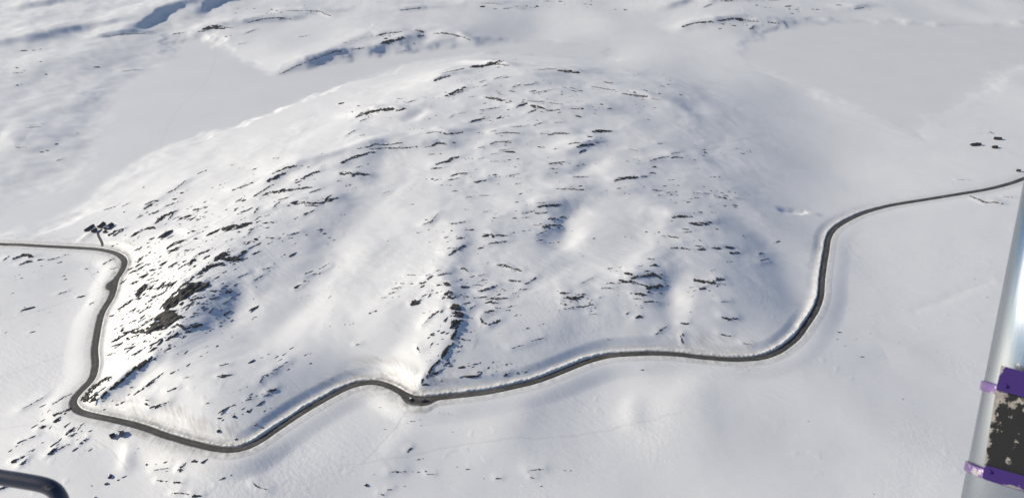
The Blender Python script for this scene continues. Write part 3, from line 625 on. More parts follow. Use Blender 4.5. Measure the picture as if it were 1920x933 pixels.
# lay-by and cleared lane to the cabins, as sheets on the levelled snow
def patch_sheet(name, pts, lift, material, closed=True):
    P = ground([q[0] for q in pts], [q[1] for q in pts])
    bm = bmesh.new(); vs = [bm.verts.new((a, b, c)) for a, b, c in P]
    f = bm.faces.new(vs); bmesh.ops.triangulate(bm, faces=[f])
    bmesh.ops.subdivide_edges(bm, edges=bm.edges[:], cuts=5, use_grid_fill=True)
    for v in bm.verts: v.co.z = lift(v.co.x, v.co.y)
    bmesh.ops.recalc_face_normals(bm, faces=bm.faces[:])
    me = bpy.data.meshes.new(name); bm.to_mesh(me); bm.free(); me.materials.append(material)
    o = bpy.data.objects.new(name, me); COL.objects.link(o); o['kind'] = 'structure'
    return o
def lane(name, pts, half, material, lift=0.35):
    q = spline(pts, 8); P = ground(q[:, 0], q[:, 1])
    t = np.gradient(P[:, :2], axis=0); t /= np.linalg.norm(t, axis=1)[:, None]
    n = np.stack([-t[:, 1], t[:, 0]], -1)
    V = []; offs = (-1, -0.5, 0, 0.5, 1)
    for k in offs:
        x = P[:, 0] + n[:, 0] * half * k; y = P[:, 1] + n[:, 1] * half * k
        V.append(np.stack([x, y, np.maximum(look(Z, x, y), gsm(look(Z, x, y), 2)) + lift * (1 - 0.5 * abs(k))], -1))
    V = np.stack(V, 1); a, b = V.shape[:2]; g = np.arange(a * b).reshape(a, b)
    f = np.stack([g[:-1, :-1], g[1:, :-1], g[1:, 1:], g[:-1, 1:]], -1).reshape(-1, 4)[:, ::-1]
    o = mesh_object(name, V.reshape(-1, 3), f, material); o['kind'] = 'structure'; return o
# ------------------------------------------------------------------ things
def tag(o, label=None, cat=None, group=None, kind=None):
    if label: o['label'] = label
    if cat: o['category'] = cat
    if group: o['group'] = group
    if kind: o['kind'] = kind
    return o
def thing(name, loc, rotz=0.0):
    o = bpy.data.objects.new(name, None); COL.objects.link(o); o.empty_display_size = 0.3
    o.location = loc; o.rotation_euler = (0, 0, rotz); return o

m, nt, p = mat('rock'); M['rock'] = m
co = objco(nt)
n1 = node(nt, 'ShaderNodeTexNoise', Scale=0.45, Detail=8.0, Roughness=0.7); nt.links.new(co, n1.inputs['Vector'])
r1 = ramp(nt, n1.outputs[0], [(0.30, (0.048, 0.046, 0.045)), (0.52, (0.088, 0.081, 0.075)), (0.70, (0.15, 0.137, 0.122))])
nt.links.new(r1.outputs[0], p.inputs['Base Color']); p.inputs['Roughness'].default_value = 0.95; p.inputs['Specular IOR Level'].default_value = 0.15
n2 = node(nt, 'ShaderNodeTexNoise', Scale=1.6, Detail=6.0, Roughness=0.7); nt.links.new(co, n2.inputs['Vector'])
bp = node(nt, 'ShaderNodeBump', Strength=0.8, Distance=0.4); nt.links.new(n2.outputs[0], bp.inputs['Height']); nt.links.new(bp.outputs[0], p.inputs['Normal'])
m, nt, p = mat('brown_rock'); M['brown_rock'] = m
co = objco(nt)
n1 = node(nt, 'ShaderNodeTexNoise', Scale=0.5, Detail=8.0, Roughness=0.7); nt.links.new(co, n1.inputs['Vector'])
r1 = ramp(nt, n1.outputs[0], [(0.3, (0.055, 0.046, 0.036)), (0.7, (0.13, 0.105, 0.075))]); nt.links.new(r1.outputs[0], p.inputs['Base Color']); p.inputs['Roughness'].default_value = 0.95

def outcrop(o, k, raw=False):
    px = o['px']
    P3 = ground(px[:, 0], px[:, 1])
    mid = len(px) // 2
    a, b = (px[mid - 1], px[mid]) if len(px) > 1 else (px[0], px[0] + [1, 0])
    t = (b - a) / max(np.hypot(*(b - a)), 1e-6); nrm = np.array([-t[1], t[0]]); c = (a + b) / 2
    q = ground([c[0] - nrm[0] * o['w'] / 2, c[0] + nrm[0] * o['w'] / 2], [c[1] - nrm[1] * o['w'] / 2, c[1] + nrm[1] * o['w'] / 2])
    slant = float(np.linalg.norm(P3[mid] - np.array([0, 0, H])))
    app = o['w'] * slant / LENS_PX                       # apparent width
    P = P3[:, :2]
    hw = 0.5 * np.linalg.norm(q[0, :2] - q[1, :2])
    hw = min(hw, 3.0 * app) * 0.85 + 0.15
    hmax = np.clip(0.34 * app, 0.28, 2.2)
    d0 = P[-1] - P[0]; ang = math.atan2(d0[1], d0[0]); ca, sa = math.cos(ang), math.sin(ang)
    org = P.mean(0)
    loc = (P - org) @ np.array([[ca, -sa], [sa, ca]])
    g = float(np.clip(0.28 * slant / 750, 0.2, 0.8)); g = max(g, min(hw / 7, 0.5))
    gu = g * 1.15
    us = np.arange(loc[:, 0].min() - 2.3 * hw - 2.5 * g, loc[:, 0].max() + 2.3 * hw + 2.5 * g, gu)
    vs = np.arange(loc[:, 1].min() - 2.4 * hw - 2 * g, loc[:, 1].max() + 2.4 * hw + 2 * g, g)
    U, V = np.meshgrid(us, vs, indexing='ij')
    xw = org[0] + U * ca - V * sa; yw = org[1] + U * sa + V * ca
    sc = max(app, 0.8)
    jx = U + 0.5 * hw * PN[0](U / (2.2 * sc) + 7 * k, V / (1.6 * sc)); jy = V + 0.6 * hw * PN[1](U / (2.6 * sc), V / (1.6 * sc) + 3 * k)
    d, side, arc = dist_poly(jx, jy, loc)
    L = max(o['len'], 1.0)
    tap = 0.50 + 0.50 * np.sin(np.pi * np.clip(arc / L, 0.06, 0.94)) ** 0.7
    big = np.clip(app / 5.0, 0, 1)
    n = 0.50 * PN[2](U / ((2.6 - 1.0 * np.clip((slant - 800) / 450, 0, 1)) * sc) + 11 * k, V / (0.9 * sc)) + 0.60 * PN[3](U / (1.1 * sc), V / (0.42 * sc) + 5 * k) + 0.45 * PN[4](U / (0.5 * sc) + k, V / (0.25 * sc))
    dn = d / (hw * tap * (1.45 - 0.25 * big))
    far = float(np.clip((slant - 800) / 450, 0, 1)); Fv = 0.14 - 0.24 * far + 0.52 * big - 0.80 * dn ** 1.5 + (1.55 - 0.20 * big) * n
    zt = look(Z, xw, yw)
    step_ = np.clip(Fv * 1.5, 0, 1)
    hh = hmax * (0.20 * (Fv > 0.03) + step_ * (0.5 + 0.6 * np.abs(PN[5](U / (0.9 * sc), V / (0.45 * sc) + k))))
    zz = np.where(Fv > 0.03, zt + hh, zt - 0.25 + np.clip(Fv, -1, 0) * 0.35)
    keep = (d < hw * 2.3)
    kf = keep[:-1, :-1] | keep[1:, :-1] | keep[1:, 1:] | keep[:-1, 1:]
    gi = np.arange(U.size).reshape(U.shape)
    f = np.stack([gi[:-1, :-1], gi[1:, :-1], gi[1:, 1:], gi[:-1, 1:]], -1)[kf]
    u, inv = np.unique(f, return_inverse=True)
    if raw: return np.stack([xw.ravel()[u], yw.ravel()[u], zz.ravel()[u]], -1), inv.reshape(-1, 4)
    z0 = float(look(Z, org[0], org[1]))
    Vt = np.stack([xw.ravel()[u] - org[0], yw.ravel()[u] - org[1], zz.ravel()[u] - z0], -1)
    ob = mesh_object('rock_outcrop', Vt, inv.reshape(-1, 4), M['brown_rock'] if o['phrase'].startswith('on the brown slabs') and o['w'] > 5 else M['rock'], smooth=False)
    ob.location = (org[0], org[1], z0)
    return ob
ORD = ['first', 'second', 'third', 'fourth', 'fifth', 'sixth', 'seventh', 'eighth', 'ninth', 'tenth', 'eleventh', 'twelfth']
imp = sorted(OUT, key=lambda o: -(o['w'] * (3 + np.hypot(*(o['px'][-1] - o['px'][0])))))
REST = imp[285:]                                            # the smallest traced ledges join the small stones
OUT = imp[:285]
groups = {}
for o in OUT: groups.setdefault(o['phrase'], []).append(o)
k = 0
for phrase, os_ in groups.items():
    os_.sort(key=lambda o: o['px'][:, 0].mean())
    for r, o in enumerate(os_):
        lp = np.hypot(*(o['px'][-1] - o['px'][0])); asp = lp / max(o['w'], 0.5)
        shape = ('long thin' if asp > 9 else 'long' if asp > 6 else 'broad') if lp > 22 else ('thin' if asp > 6 else 'short' if asp > 2.5 else 'stubby')
        noun = 'ledge' if asp > 4 else 'outcrop'
        ob = outcrop(o, k); k += 1
        tone = 'brown' if ob.data.materials[0].name == 'brown_rock' else 'dark'
        where = f", {ORD[r]} from left" if len(os_) > 1 else ''
        tag(ob, f"{shape} {tone} {noun}{where} {phrase}", 'rock outcrop', 'bare rock outcrops on the snow')

# small stones: far too many to count, one object
def stones():
    rg = np.random.default_rng(5); px = []; py = []; tl = []; sz = []
    for cx, cy, sx, sy, tilt, n in SMALL_AREAS:
        for _ in range(int(n * 0.8)):
            a, b = rg.normal(0, 0.55, 2)
            if rg.random() < 0.55 and px and abs(px[-1] - cx) < 2 * sx and abs(py[-1] - cy) < 2 * sy:      # strings of stones along the strata
                s = rg.normal(0, 9); px.append(px[-1] + s); py.append(py[-1] + s * tilt * 0.8 + rg.normal(0, 1.2))
            else: px.append(cx + a * sx); py.append(cy + b * sy)
            tl.append(tilt + rg.normal(0, 0.12)); sz.append(rg.lognormal(-0.60, 0.55))
    px, py, tl, sz = map(np.array, (px, py, tl, sz))
    P = ground(px, py); Q = ground(px + 2, py + 2 * tl)
    V = []; Fc = []; base = 0
    for q_, o in enumerate(REST):
        v_, f_ = outcrop(o, 400 + q_, True)
        V.append(v_); Fc += (f_[:, :3] + base).tolist() + (f_[:, [0, 2, 3]] + base).tolist(); base += len(v_)
    ringn = 9
    for i in range(len(px)):
        x, y, z = P[i]; i_ = np.hypot(x, y)
        if look(lake_w, x, y) > 0.15 or abs(look(road_d, x, y)) < 10: continue
        d = Q[i, :2] - P[i, :2]; an = math.atan2(d[1], d[0]) + rg.normal(0, .15)
        sl = math.sqrt(i_ ** 2 + H * H) / 750
        ln = sz[i] * 1.15 * sl * rg.uniform(0.6, 2.2) * (1.7 if tl[i] < -0.45 else 1.0); wd = sz[i] * 0.50 * sl * rg.uniform(0.5, 1.2); ht = 0.45 * sz[i] * sl * rg.uniform(0.5, 1.2)
        th = np.linspace(0, 2 * np.pi, ringn, endpoint=False) + rg.normal(0, .15, ringn)
        ra = rg.uniform(0.6, 1.25, ringn)
        for lev, (sc, hz) in enumerate(((1.0, -0.3), (0.85, 0.55 * ht), (0.45, ht))):
            e = ra * sc * rg.uniform(0.9, 1.1, ringn)
            uu, vv = ln * e * np.cos(th), wd * e * np.sin(th)
            xx, yy = x + uu * math.cos(an) - vv * math.sin(an), y + uu * math.sin(an) + vv * math.cos(an)
            zb = z if lev else z - 0.1
            V.append(np.stack([xx, yy, np.full(ringn, zb + hz) + rg.normal(0, .06, ringn) * (lev > 0) + ((yy - y) * 0.0)], -1))
        V.append(np.array([[x, y, z + ht * 1.02]]))
        for lev in range(2):
            for q in range(ringn):
                q2 = (q + 1) % ringn; a = base + lev * ringn
                Fc += [(a + q, a + q2, a + ringn + q2), (a + q, a + ringn + q2, a + ringn + q)]
        for q in range(ringn): Fc.append((base + 2 * ringn + q, base + 2 * ringn + (q + 1) % ringn, base + 3 * ringn))
        base += 3 * ringn + 1
    o = mesh_object('small_stones', np.concatenate(V), np.array(Fc), M['rock'], smooth=False)
    tag(o, 'countless small dark stones poking through the snow on the hill', 'stones', kind='stuff')
stones()

# boulders
def boulder_mesh(seed, cap=False):
    bm = bmesh.new(); bmesh.ops.create_icosphere(bm, subdivisions=4, radius=1.0)
    co_ = np.array([v.co for v in bm.verts])
    rg = np.random.default_rng(seed); D = np.ones(len(co_))
    for _ in range(9):                                     # flat broken faces
        n = rg.normal(size=3); n /= np.linalg.norm(n); h = rg.uniform(0.55, 0.9)
        s = co_ @ n; D = np.minimum(D, np.where(s > 1e-3, h / np.maximum(s, 1e-3), 9))
    co_ = co_ * np.minimum(D, 1.15)[:, None]
    nz = 0.10 * PN[seed % 10](co_[:, 0] * 2.3 + seed, co_[:, 1] * 2.3 + co_[:, 2] * 1.7) + 0.05 * PN[(seed + 3) % 10](co_[:, 0] * 6, co_[:, 1] * 6 + co_[:, 2] * 5)
    co_ *= (1 + nz)[:, None]
    if cap: co_ = co_ * 1.03 + np.array([-0.03, 0.02, 0.05])
    for v, c in zip(bm.verts, co_): v.co = c
    if cap:
        nn = PN[2](co_[:, 0] * 1.6 + seed, co_[:, 1] * 1.6)
        bad = [v for v, c, q in zip(bm.verts, co_, nn) if c[2] < 0.74 + 0.22 * q - 0.15 * (c[1] - c[0])]
        bmesh.ops.delete(bm, geom=bad, context='VERTS')
    return bm
for i, (label, tile, tx_, ty_, size) in enumerate(BOULDERS):
    px = tile_px(tile, (tx_, ty_))[0]
    g = ground(px[0], px[1] + size / 9.0)[0]
    sl = float(np.linalg.norm(g - np.array([0, 0, H])))
    r = size / 3.0 * sl / LENS_PX * 0.5
    crust = 'snow crusted' in label
    t = thing('boulder', (g[0], g[1], g[2] - 0.1 * r), i * 1.3)
    tag(t, label, 'boulder', 'boulders in the snow')
    for nm, cap in (('stone', False), ('snow_cap', True)):
        bm = boulder_mesh(31 + i, cap)
        if not bm.faces: bm.free(); continue
        for v in bm.verts: v.co = (v.co.x * r * 1.05, v.co.y * r * 1.0, v.co.z * r * (0.95 if not cap else 0.97) + 0.1 * r)
        me = bpy.data.meshes.new(nm); bm.to_mesh(me); bm.free()
        me.materials.append(M['roof_snow'] if cap else M['rock'])
        o = bpy.data.objects.new(nm, me); COL.objects.link(o); o.parent = t
        if cap: me.polygons.foreach_set('use_smooth', [True] * len(me.polygons))

# ---- cabins
def simple(name, col, rough=0.7, metal=0.0, noise=None):
    m, nt, p = mat(name); p.inputs['Roughness'].default_value = rough; p.inputs['Metallic'].default_value = metal
    if noise:
        co = objco(nt); n = node(nt, 'ShaderNodeTexNoise', Scale=noise, Detail=5.0); nt.links.new(co, n.inputs['Vector'])
        r = ramp(nt, n.outputs[0], [(0.3, tuple(c * 0.72 for c in col)), (0.7, tuple(min(c * 1.25, 1) for c in col))]); nt.links.new(r.outputs[0], p.inputs['Base Color'])
    else: p.inputs['Base Color'].default_value = (*col, 1)
    M[name] = m; return m
simple('dark_timber', (0.035, 0.028, 0.024), 0.8, noise=2.0)
simple('grey_timber', (0.16, 0.145, 0.13), 0.85, noise=2.0)
simple('roofing', (0.026, 0.029, 0.042), 0.6, noise=1.2)
simple('white_trim', (0.75, 0.75, 0.73), 0.5)
simple('window_glass', (0.02, 0.025, 0.03), 0.08)
simple('chimney_brick', (0.18, 0.12, 0.10), 0.85, noise=4.0)
def add_box(bm, x0, x1, y0, y1, z0, z1):
    v = [bm.verts.new(c) for c in ((x0,y0,z0),(x1,y0,z0),(x1,y1,z0),(x0,y1,z0),(x0,y0,z1),(x1,y0,z1),(x1,y1,z1),(x0,y1,z1))]
    for q in ((3,2,1,0),(4,5,6,7),(0,1,5,4),(1,2,6,5),(2,3,7,6),(3,0,4,7)): bm.faces.new([v[i] for i in q])
def part(name, bm, material, parent, label=None):
    bmesh.ops.recalc_face_normals(bm, faces=bm.faces[:])
    me = bpy.data.meshes.new(name); bm.to_mesh(me); bm.free(); me.materials.append(material)
    o = bpy.data.objects.new(name, me); COL.objects.link(o); o.parent = parent
    if label: o['label'] = label
    return o
def cabin(label, c, ang, L, W, hw=2.4, pitch=30, snow_left=True, snow_right=0.0, wall='dark_timber', group='cabins in the snow', chimney=True, name='cabin'):
    z = float(look(Z, c[0], c[1]))
    t = thing(name, (c[0], c[1], z - 0.2), ang)               # ridge along local x, +y side to the upper left
    tag(t, label, 'cabin', group)
    hr = hw + math.tan(math.radians(pitch)) * W / 2
    bm = bmesh.new()                                          # walls with gables
    pr = [(-W/2, -1.2), (W/2, -1.2), (W/2, hw), (0, hr), (-W/2, hw)]
    A = [bm.verts.new((-L/2, y, zz)) for y, zz in pr]; B = [bm.verts.new((L/2, y, zz)) for y, zz in pr]
    bm.faces.new(A); bm.faces.new(B[::-1])
    for q in range(5): bm.faces.new((A[q], B[q], B[(q+1) % 5], A[(q+1) % 5]))
    w = part('wall', bm, M[wall], t)
    ov, th = 0.45, 0.16; sl = math.tan(math.radians(pitch))
    def slope(sgn, name, lift, thk, mt, parent, x0, x1, y0, y1):
        bm = bmesh.new(); vs = []
        for x in (x0, x1):
            for y in (y0, y1):
                zz = hr - sl * y + lift
                vs += [bm.verts.new((x, sgn * y, zz)), bm.verts.new((x, sgn * y, zz + thk))]
        for q in ((0,2,6,4),(1,5,7,3),(0,1,3,2),(4,6,7,5),(0,4,5,1),(2,3,7,6)): bm.faces.new([vs[i] for i in q])
        return part(name, bm, mt, parent)
    X0, X1 = -L/2 - ov, L/2 + ov
    slope(1, 'roof', 0.02, th, M['roofing'], t, X0, X1, 0.0, W/2 + ov)
    r2 = slope(-1, 'roof', 0.02, th, M['roofing'], t, X0, X1, 0.003, W/2 + ov)
    if snow_left: slope(1, 'roof_snow', 0.185, 0.35, M['roof_snow'], t, X0 + .1, X1 - .1, 0.02, W/2 + ov - .1)
    if snow_right: slope(-1, 'roof_snow', 0.185, 0.3, M['roof_snow'], t, X0 + .1, X0 + (X1 - X0) * snow_right, 0.6, W/2 + ov - .1)
    if chimney:
        bm = bmesh.new(); add_box(bm, L*.14, L*.14 + .7, -.35 - W*.12, .35 - W*.12, hr - 1.0, hr + 0.9); part('chimney', bm, M['chimney_brick'], t)
    nw = max(1, int(L // 3.5))
    for q in range(nw):
        xx = -L/2 + (q + .5) * L / nw
        bm = bmesh.new(); add_box(bm, xx - .6, xx + .6, -W/2 - .05, -W/2 + .05, 0.9, 2.0); f = part('window', bm, M['white_trim'], t)
        bm = bmesh.new(); add_box(bm, xx - .5, xx + .5, -W/2 - .07, -W/2 - .03, 1.0, 1.9); part('pane', bm, M['window_glass'], f)
    bm = bmesh.new(); add_box(bm, L/2 - .05, L/2 + .05, -.5, .5, 0.2, 2.2); part('door', bm, M['grey_timber'], t)
    return t
def cabin_px(label, r0, r1, e0, e1, hw=2.4, **kw):
    """ridge and lower eave, both traced in the photo"""
    mid = ((r0[0] + r1[0] + e0[0] + e1[0]) / 4, (r0[1] + r1[1] + e0[1] + e1[1]) / 4)
    g = ground(*mid)[0]; z = g[2]
    a = at_z(np.array([r0[0], r1[0]]), np.array([r0[1], r1[1]]), np.array([z + hw + 1.4] * 2)); e = at_z(np.array([e0[0], e1[0]]), np.array([e0[1], e1[1]]), np.array([z + hw] * 2))
    d = a[1] - a[0]; ang = math.atan2(d[1], d[0]); L = float(np.hypot(d[0], d[1])) - .9
    nrm = np.array([math.sin(ang), -math.cos(ang)])
    W = 2 * abs(float((e.mean(0) - a.mean(0))[:2] @ nrm)) - .9
    W = float(np.clip(W, 3.0, 9.0))
    return cabin(label, a.mean(0)[:2], ang, L, W, hw, **kw)
cabin_px('longest dark roofed cabin, nearest the lake in the group by the left road', (158.2,429.5), (174.8,419.3), (160.8,432.0), (180.0,421.2))
cabin_px('dark roofed cabin at the back of the group above the short lane', (185,422.8), (193.6,415.5), (189.5,424.8), (198.5,419.5))
cabin_px('dark roofed cabin with a snow patch, right end of the group by the lane', (196.5,425.3), (209.7,416.8), (201.0,428.3), (211.6,421.5), snow_right=0.30)
cabin_px('small dark roofed cabin in front of the longest cabin by the lane', (170.5,430.6), (179.7,425.5), (172.7,432.9), (181.8,428.4), chimney=False)
cabin_px('tiny dark shed right of the head of the short lane', (193.6,433.0), (197.9,430.0), (195.2,434.0), (200.2,431.2), hw=1.8, chimney=False, wall='grey_timber', name='shed')
cabin_px('dark oval roofed hut below the straight road after the hairpin', (203.3,812.3), (213.6,808.2), (205.5,816.8), (216.0,811.6), hw=2.0, chimney=False, name='hut')
cabin_px('grey hut at the end of the short dark track below the road', (220.5,806.8), (229.5,806.0), (223.5,815.0), (233.0,811.5), hw=2.2, chimney=False, snow_right=0.4, wall='grey_timber', name='hut')
def far_cabin(label, px, py, wpx, ang=0.15, W=4.6):
    g = ground(px, py + 1)[0]; sl = float(np.linalg.norm(g - np.array([0, 0, H])))
    return cabin(label, g[:2], ang, wpx * sl / LENS_PX, W, 2.5, 28, True, 0.0, chimney=False, group='distant cabins by the right lake')
far_cabin('black walled cabin, left one of the touching pair by the right lake', 1824.5, 272, 7.5)
far_cabin('bluish peaked cabin, right one of the touching pair by the right lake', 1834, 271.2, 6.5, -0.3)
far_cabin('black cabin with a white drift tail, farthest of the lakeside cabins', 1870, 260.5, 10, -0.2)
far_cabin('small black cabin alone in front of the farthest lakeside cabin', 1864.5, 276.5, 7, 0.0)
far_cabin('small dark hut just above the road at the right edge', 1909, 320.5, 5, -0.35, 2.8)

# ---- vehicles at the lay-by
simple('car_black', (0.012, 0.012, 0.014), 0.3); simple('car_white', (0.78, 0.79, 0.8), 0.3); simple('tyre', (0.02, 0.02, 0.02), 0.9); simple('rim', (0.5, 0.5, 0.52), 0.35, 0.8); simple('lamp_red', (0.4, 0.02, 0.02), 0.3)
def car(label, px, py, ang, body, roofm):
    g = ground(px, py)[0]
    i = int(np.argmin((RX - g[0]) ** 2 + (RY - g[1]) ** 2))
    t = thing('parked_car', (g[0], g[1], float(RZ[i]) - 0.02), ang); tag(t, label, 'car', 'cars parked in the lay-by')
    prof = [(-2.1,.35),(-2.15,.75),(-1.95,1.0),(-1.0,1.05),(-.55,1.1),(1.6,1.12),(2.05,1.0),(2.1,.4)]
    bm = bmesh.new(); A = [bm.verts.new((x, -.88, z)) for x, z in prof]; B = [bm.verts.new((x, .88, z)) for x, z in prof]
    bm.faces.new(A); bm.faces.new(B[::-1])
    for q in range(len(prof)): bm.faces.new((A[q], B[q], B[(q+1) % len(prof)], A[(q+1) % len(prof)]))
    bmesh.ops.bevel(bm, geom=bm.edges[:], offset=.06, segments=2, affect='EDGES'); part('body', bm, M[body], t)
    bm = bmesh.new(); v = [bm.verts.new(c) for c in ((-.75,-.8,1.08),(1.9,-.8,1.08),(1.9,.8,1.08),(-.75,.8,1.08),(-.15,-.65,1.58),(1.55,-.65,1.58),(1.55,.65,1.58),(-.15,.65,1.58))]
    for q in ((3,2,1,0),(4,5,6,7),(0,1,5,4),(1,2,6,5),(2,3,7,6),(3,0,4,7)): bm.faces.new([v[i] for i in q])
    part('windows', bm, M['window_glass'], t)
    bm = bmesh.new(); add_box(bm, -.2, 1.6, -.68, .68, 1.56, 1.64); bmesh.ops.bevel(bm, geom=bm.edges[:], offset=.03, segments=2, affect='EDGES'); part('roof', bm, M[roofm], t)
    for x in (-1.3, 1.3):
        for y in (-.82, .82):
            for nm, rad, wd, mt in (('wheel', .33, .2, 'tyre'), ('rim', .2, .23, 'rim')):
                bm = bmesh.new(); bmesh.ops.create_cone(bm, cap_ends=True, segments=20, radius1=rad, radius2=rad, depth=wd, matrix=Matrix.Translation((x, y, .33)) @ Matrix.Rotation(math.pi / 2, 4, 'X'))
                if nm == 'wheel': wh = part('wheel', bm, M[mt], t)
                else: part('rim', bm, M[mt], wh)
    for y in (-.6, .6):
        bm = bmesh.new(); add_box(bm, -2.17, -2.1, y - .16, y + .16, .68, .84); part('headlight', bm, M['white_trim'], t)
        bm = bmesh.new(); add_box(bm, 2.05, 2.13, y - .14, y + .14, .72, .88); part('tail_light', bm, M['lamp_red'], t)
    return t
car('black car with a white roof parked at the left end of the lay-by', 770.2, 750.2, 2.0, 'car_black', 'car_white')
car('all black car parked at the outer edge of the lay-by', 795.2, 752.6, 0.25, 'car_black', 'car_black')
for px, py, lab in ((824.6, 774.5, 'dark marker post in the snow below the lay-by, left one of two'), (840.6, 775.8, 'dark marker post in the snow below the lay-by, right one of two'), (1063, 683, 'thin tall marker pole above the road bank in the right rise')):
    g = ground(px, py)[0]
    hgt = 3.6 if 'tall' in lab else 1.9; t = thing('marker_post', g); tag(t, lab, 'post', 'marker posts near the road')
    bm = bmesh.new(); bmesh.ops.create_cone(bm, cap_ends=True, segments=10, radius1=.11, radius2=.09, depth=hgt + .6, matrix=Matrix.Translation((0, 0, hgt / 2 - .3))); part('pole', bm, M['dark_timber'], t)
    bm = bmesh.new(); bmesh.ops.create_cone(bm, cap_ends=True, segments=10, radius1=.14, radius2=.14, depth=.25, matrix=Matrix.Translation((0, 0, hgt - .25))); part('band', bm, M['lamp_red'], t)

lane('cabin_lane', [(187,466),(190.5,463.5),(191.8,458),(189,450),(185,443),(184,437.5),(188,433),(191,429)], 1.3, M['asphalt'], 0.12)
lane('hut_track', [(233,790),(231,796),(227,801),(223,805)], 1.0, M['asphalt'], 0.12)

# ------------------------------------------------------------------ the aircraft the picture is taken from
FWD, UP_ = Vector((0, CY, -SY)), Vector((0, SY, CY))
def seat(px, py, d):                                         # a point of the airframe, d metres ahead of the seat
    return Vector((0, 0, H)) + d * (FWD + Vector(((px - 960) / LENS_PX, 0, 0)) + UP_ * ((466.5 - py) / LENS_PX))
m, nt, p = mat('aluminium'); M['aluminium'] = m
p.inputs['Base Color'].default_value = (0.43, 0.46, 0.49, 1); p.inputs['Metallic'].default_value = 1.0; p.inputs['Roughness'].default_value = 0.36
co = objco(nt); mp = node(nt, 'ShaderNodeMapping'); mp.inputs['Scale'].default_value = (260, 260, 14); nt.links.new(co, mp.inputs['Vector'])
n1 = node(nt, 'ShaderNodeTexNoise', Scale=1.0, Detail=4.0); nt.links.new(mp.outputs[0], n1.inputs['Vector'])
mr = node(nt, 'ShaderNodeMapRange'); mr.inputs['To Min'].default_value = 0.20; mr.inputs['To Max'].default_value = 0.34; nt.links.new(n1.outputs[0], mr.inputs['Value']); nt.links.new(mr.outputs[0], p.inputs['Roughness'])
bp = node(nt, 'ShaderNodeBump', Strength=0.06, Distance=0.0005); nt.links.new(n1.outputs[0], bp.inputs['Height']); nt.links.new(bp.outputs[0], p.inputs['Normal'])
def worn(name, col, under, scale, thr, metal, rough, streak=(1, 1, 1)):
    m, nt, p = mat(name); M[name] = m; L = nt.links.new
    co = objco(nt); mp = node(nt, 'ShaderNodeMapping'); mp.inputs['Scale'].default_value = streak; L(co, mp.inputs['Vector'])
    n = node(nt, 'ShaderNodeTexNoise', Scale=scale, Detail=9.0, Roughness=0.68); L(mp.outputs[0], n.inputs['Vector'])
    at = node(nt, 'ShaderNodeAttribute', attribute_name='wear'); ad = node(nt, 'ShaderNodeMath', operation='ADD'); L(n.outputs[0], ad.inputs[0]); L(at.outputs['Fac'], ad.inputs[1])
    r = ramp(nt, ad.outputs[0], [(thr, (0, 0, 0)), (thr + 0.012, (1, 1, 1))]); 
    n2 = node(nt, 'ShaderNodeTexNoise', Scale=scale * 1.7, Detail=6.0); L(co, n2.inputs['Vector'])
    u = ramp(nt, n2.outputs[0], [(0.35, tuple(c * 0.7 for c in under)), (0.65, under)])
    mx = node(nt, 'ShaderNodeMix', data_type='RGBA'); L(r.outputs[0], mx.inputs['Factor']); mx.inputs['A'].default_value = (*col, 1); L(u.outputs[0], mx.inputs['B']); L(mx.outputs['Result'], p.inputs['Base Color'])
    p.inputs['Metallic'].default_value = metal; p.inputs['Roughness'].default_value = rough
    bp = node(nt, 'ShaderNodeBump', Strength=0.25, Distance=0.0006, invert=True); L(r.outputs[0], bp.inputs['Height']); L(bp.outputs[0], p.inputs['Normal'])
    return m
worn('purple_paint', (0.060, 0.030, 0.165), (0.42, 0.38, 0.36), 60, 0.66, 0.25, 0.32)
worn('purple_band', (0.22, 0.14, 0.34), (0.46, 0.43, 0.45), 90, 0.56, 0.55, 0.30)  # pale sunlit sheen put into the lilac, along with scratched wear
worn('worn_black', (0.008, 0.0075, 0.007), (0.34, 0.31, 0.28), 110, 0.64, 0.0, 0.55, (1, 1, 1))
D0 = 0.70; RT = 95 / LENS_PX * D0; FLAT = 0.62                          # streamlined section, broad side to the seat
top, bot = seat(2122, -96, D0), seat(1843, 1304, D0)
axis = (top - bot).normalized()
strut = thing('aircraft_strut', bot); tag(strut, 'silver aluminium aircraft strut with purple clamps slanting down the right edge', 'strut')
ax_x = (axis.cross((Vector((0, 0, H)) - seat(1900, 800, D0)).normalized())).normalized()    # to the left or right as seen from the seat
toward = ax_x.cross(axis).normalized()
if toward.dot(Vector((0, 0, H)) - seat(1900, 800, D0)) < 0: toward = -toward
right = axis.cross(toward).normalized()
if right.x < 0: right = -right
MX = Matrix((right, toward, axis)).transposed().to_4x4()      # local x right, y toward the seat, z along the strut
strut.matrix_world = Matrix.Translation(bot) @ MX
ln = (top - bot).length
def shell(bm, rad, z0, z1, n=96, inner=None):
    rows = []
    for zz, r_ in ((z0, rad), (z1, rad)) if inner is None else ((z0, inner), (z0, rad - .0004), (z0 + .0004, rad), (z1 - .0004, rad), (z1, rad - .0004), (z1, inner)):
        rows.append([bm.verts.new((r_ * math.cos(2 * math.pi * q / n), FLAT * r_ * math.sin(2 * math.pi * q / n), zz)) for q in range(n)])
    for a, b in zip(rows[:-1], rows[1:]):
        for q in range(n): bm.faces.new((a[q], a[(q + 1) % n], b[(q + 1) % n], b[q]))
    return rows
bm = bmesh.new(); rows = shell(bm, RT, 0, ln, 128); bm.faces.new(rows[0][::-1]); bm.faces.new(rows[1])
o = part('tube', bm, M['aluminium'], strut); o.data.polygons.foreach_set('use_smooth', [len(f.vertices) == 4 for f in o.data.polygons])
def along(px, py):                                            # height along the strut of a photo point
    c = seat(px, py, D0); return (c - bot).dot(axis)
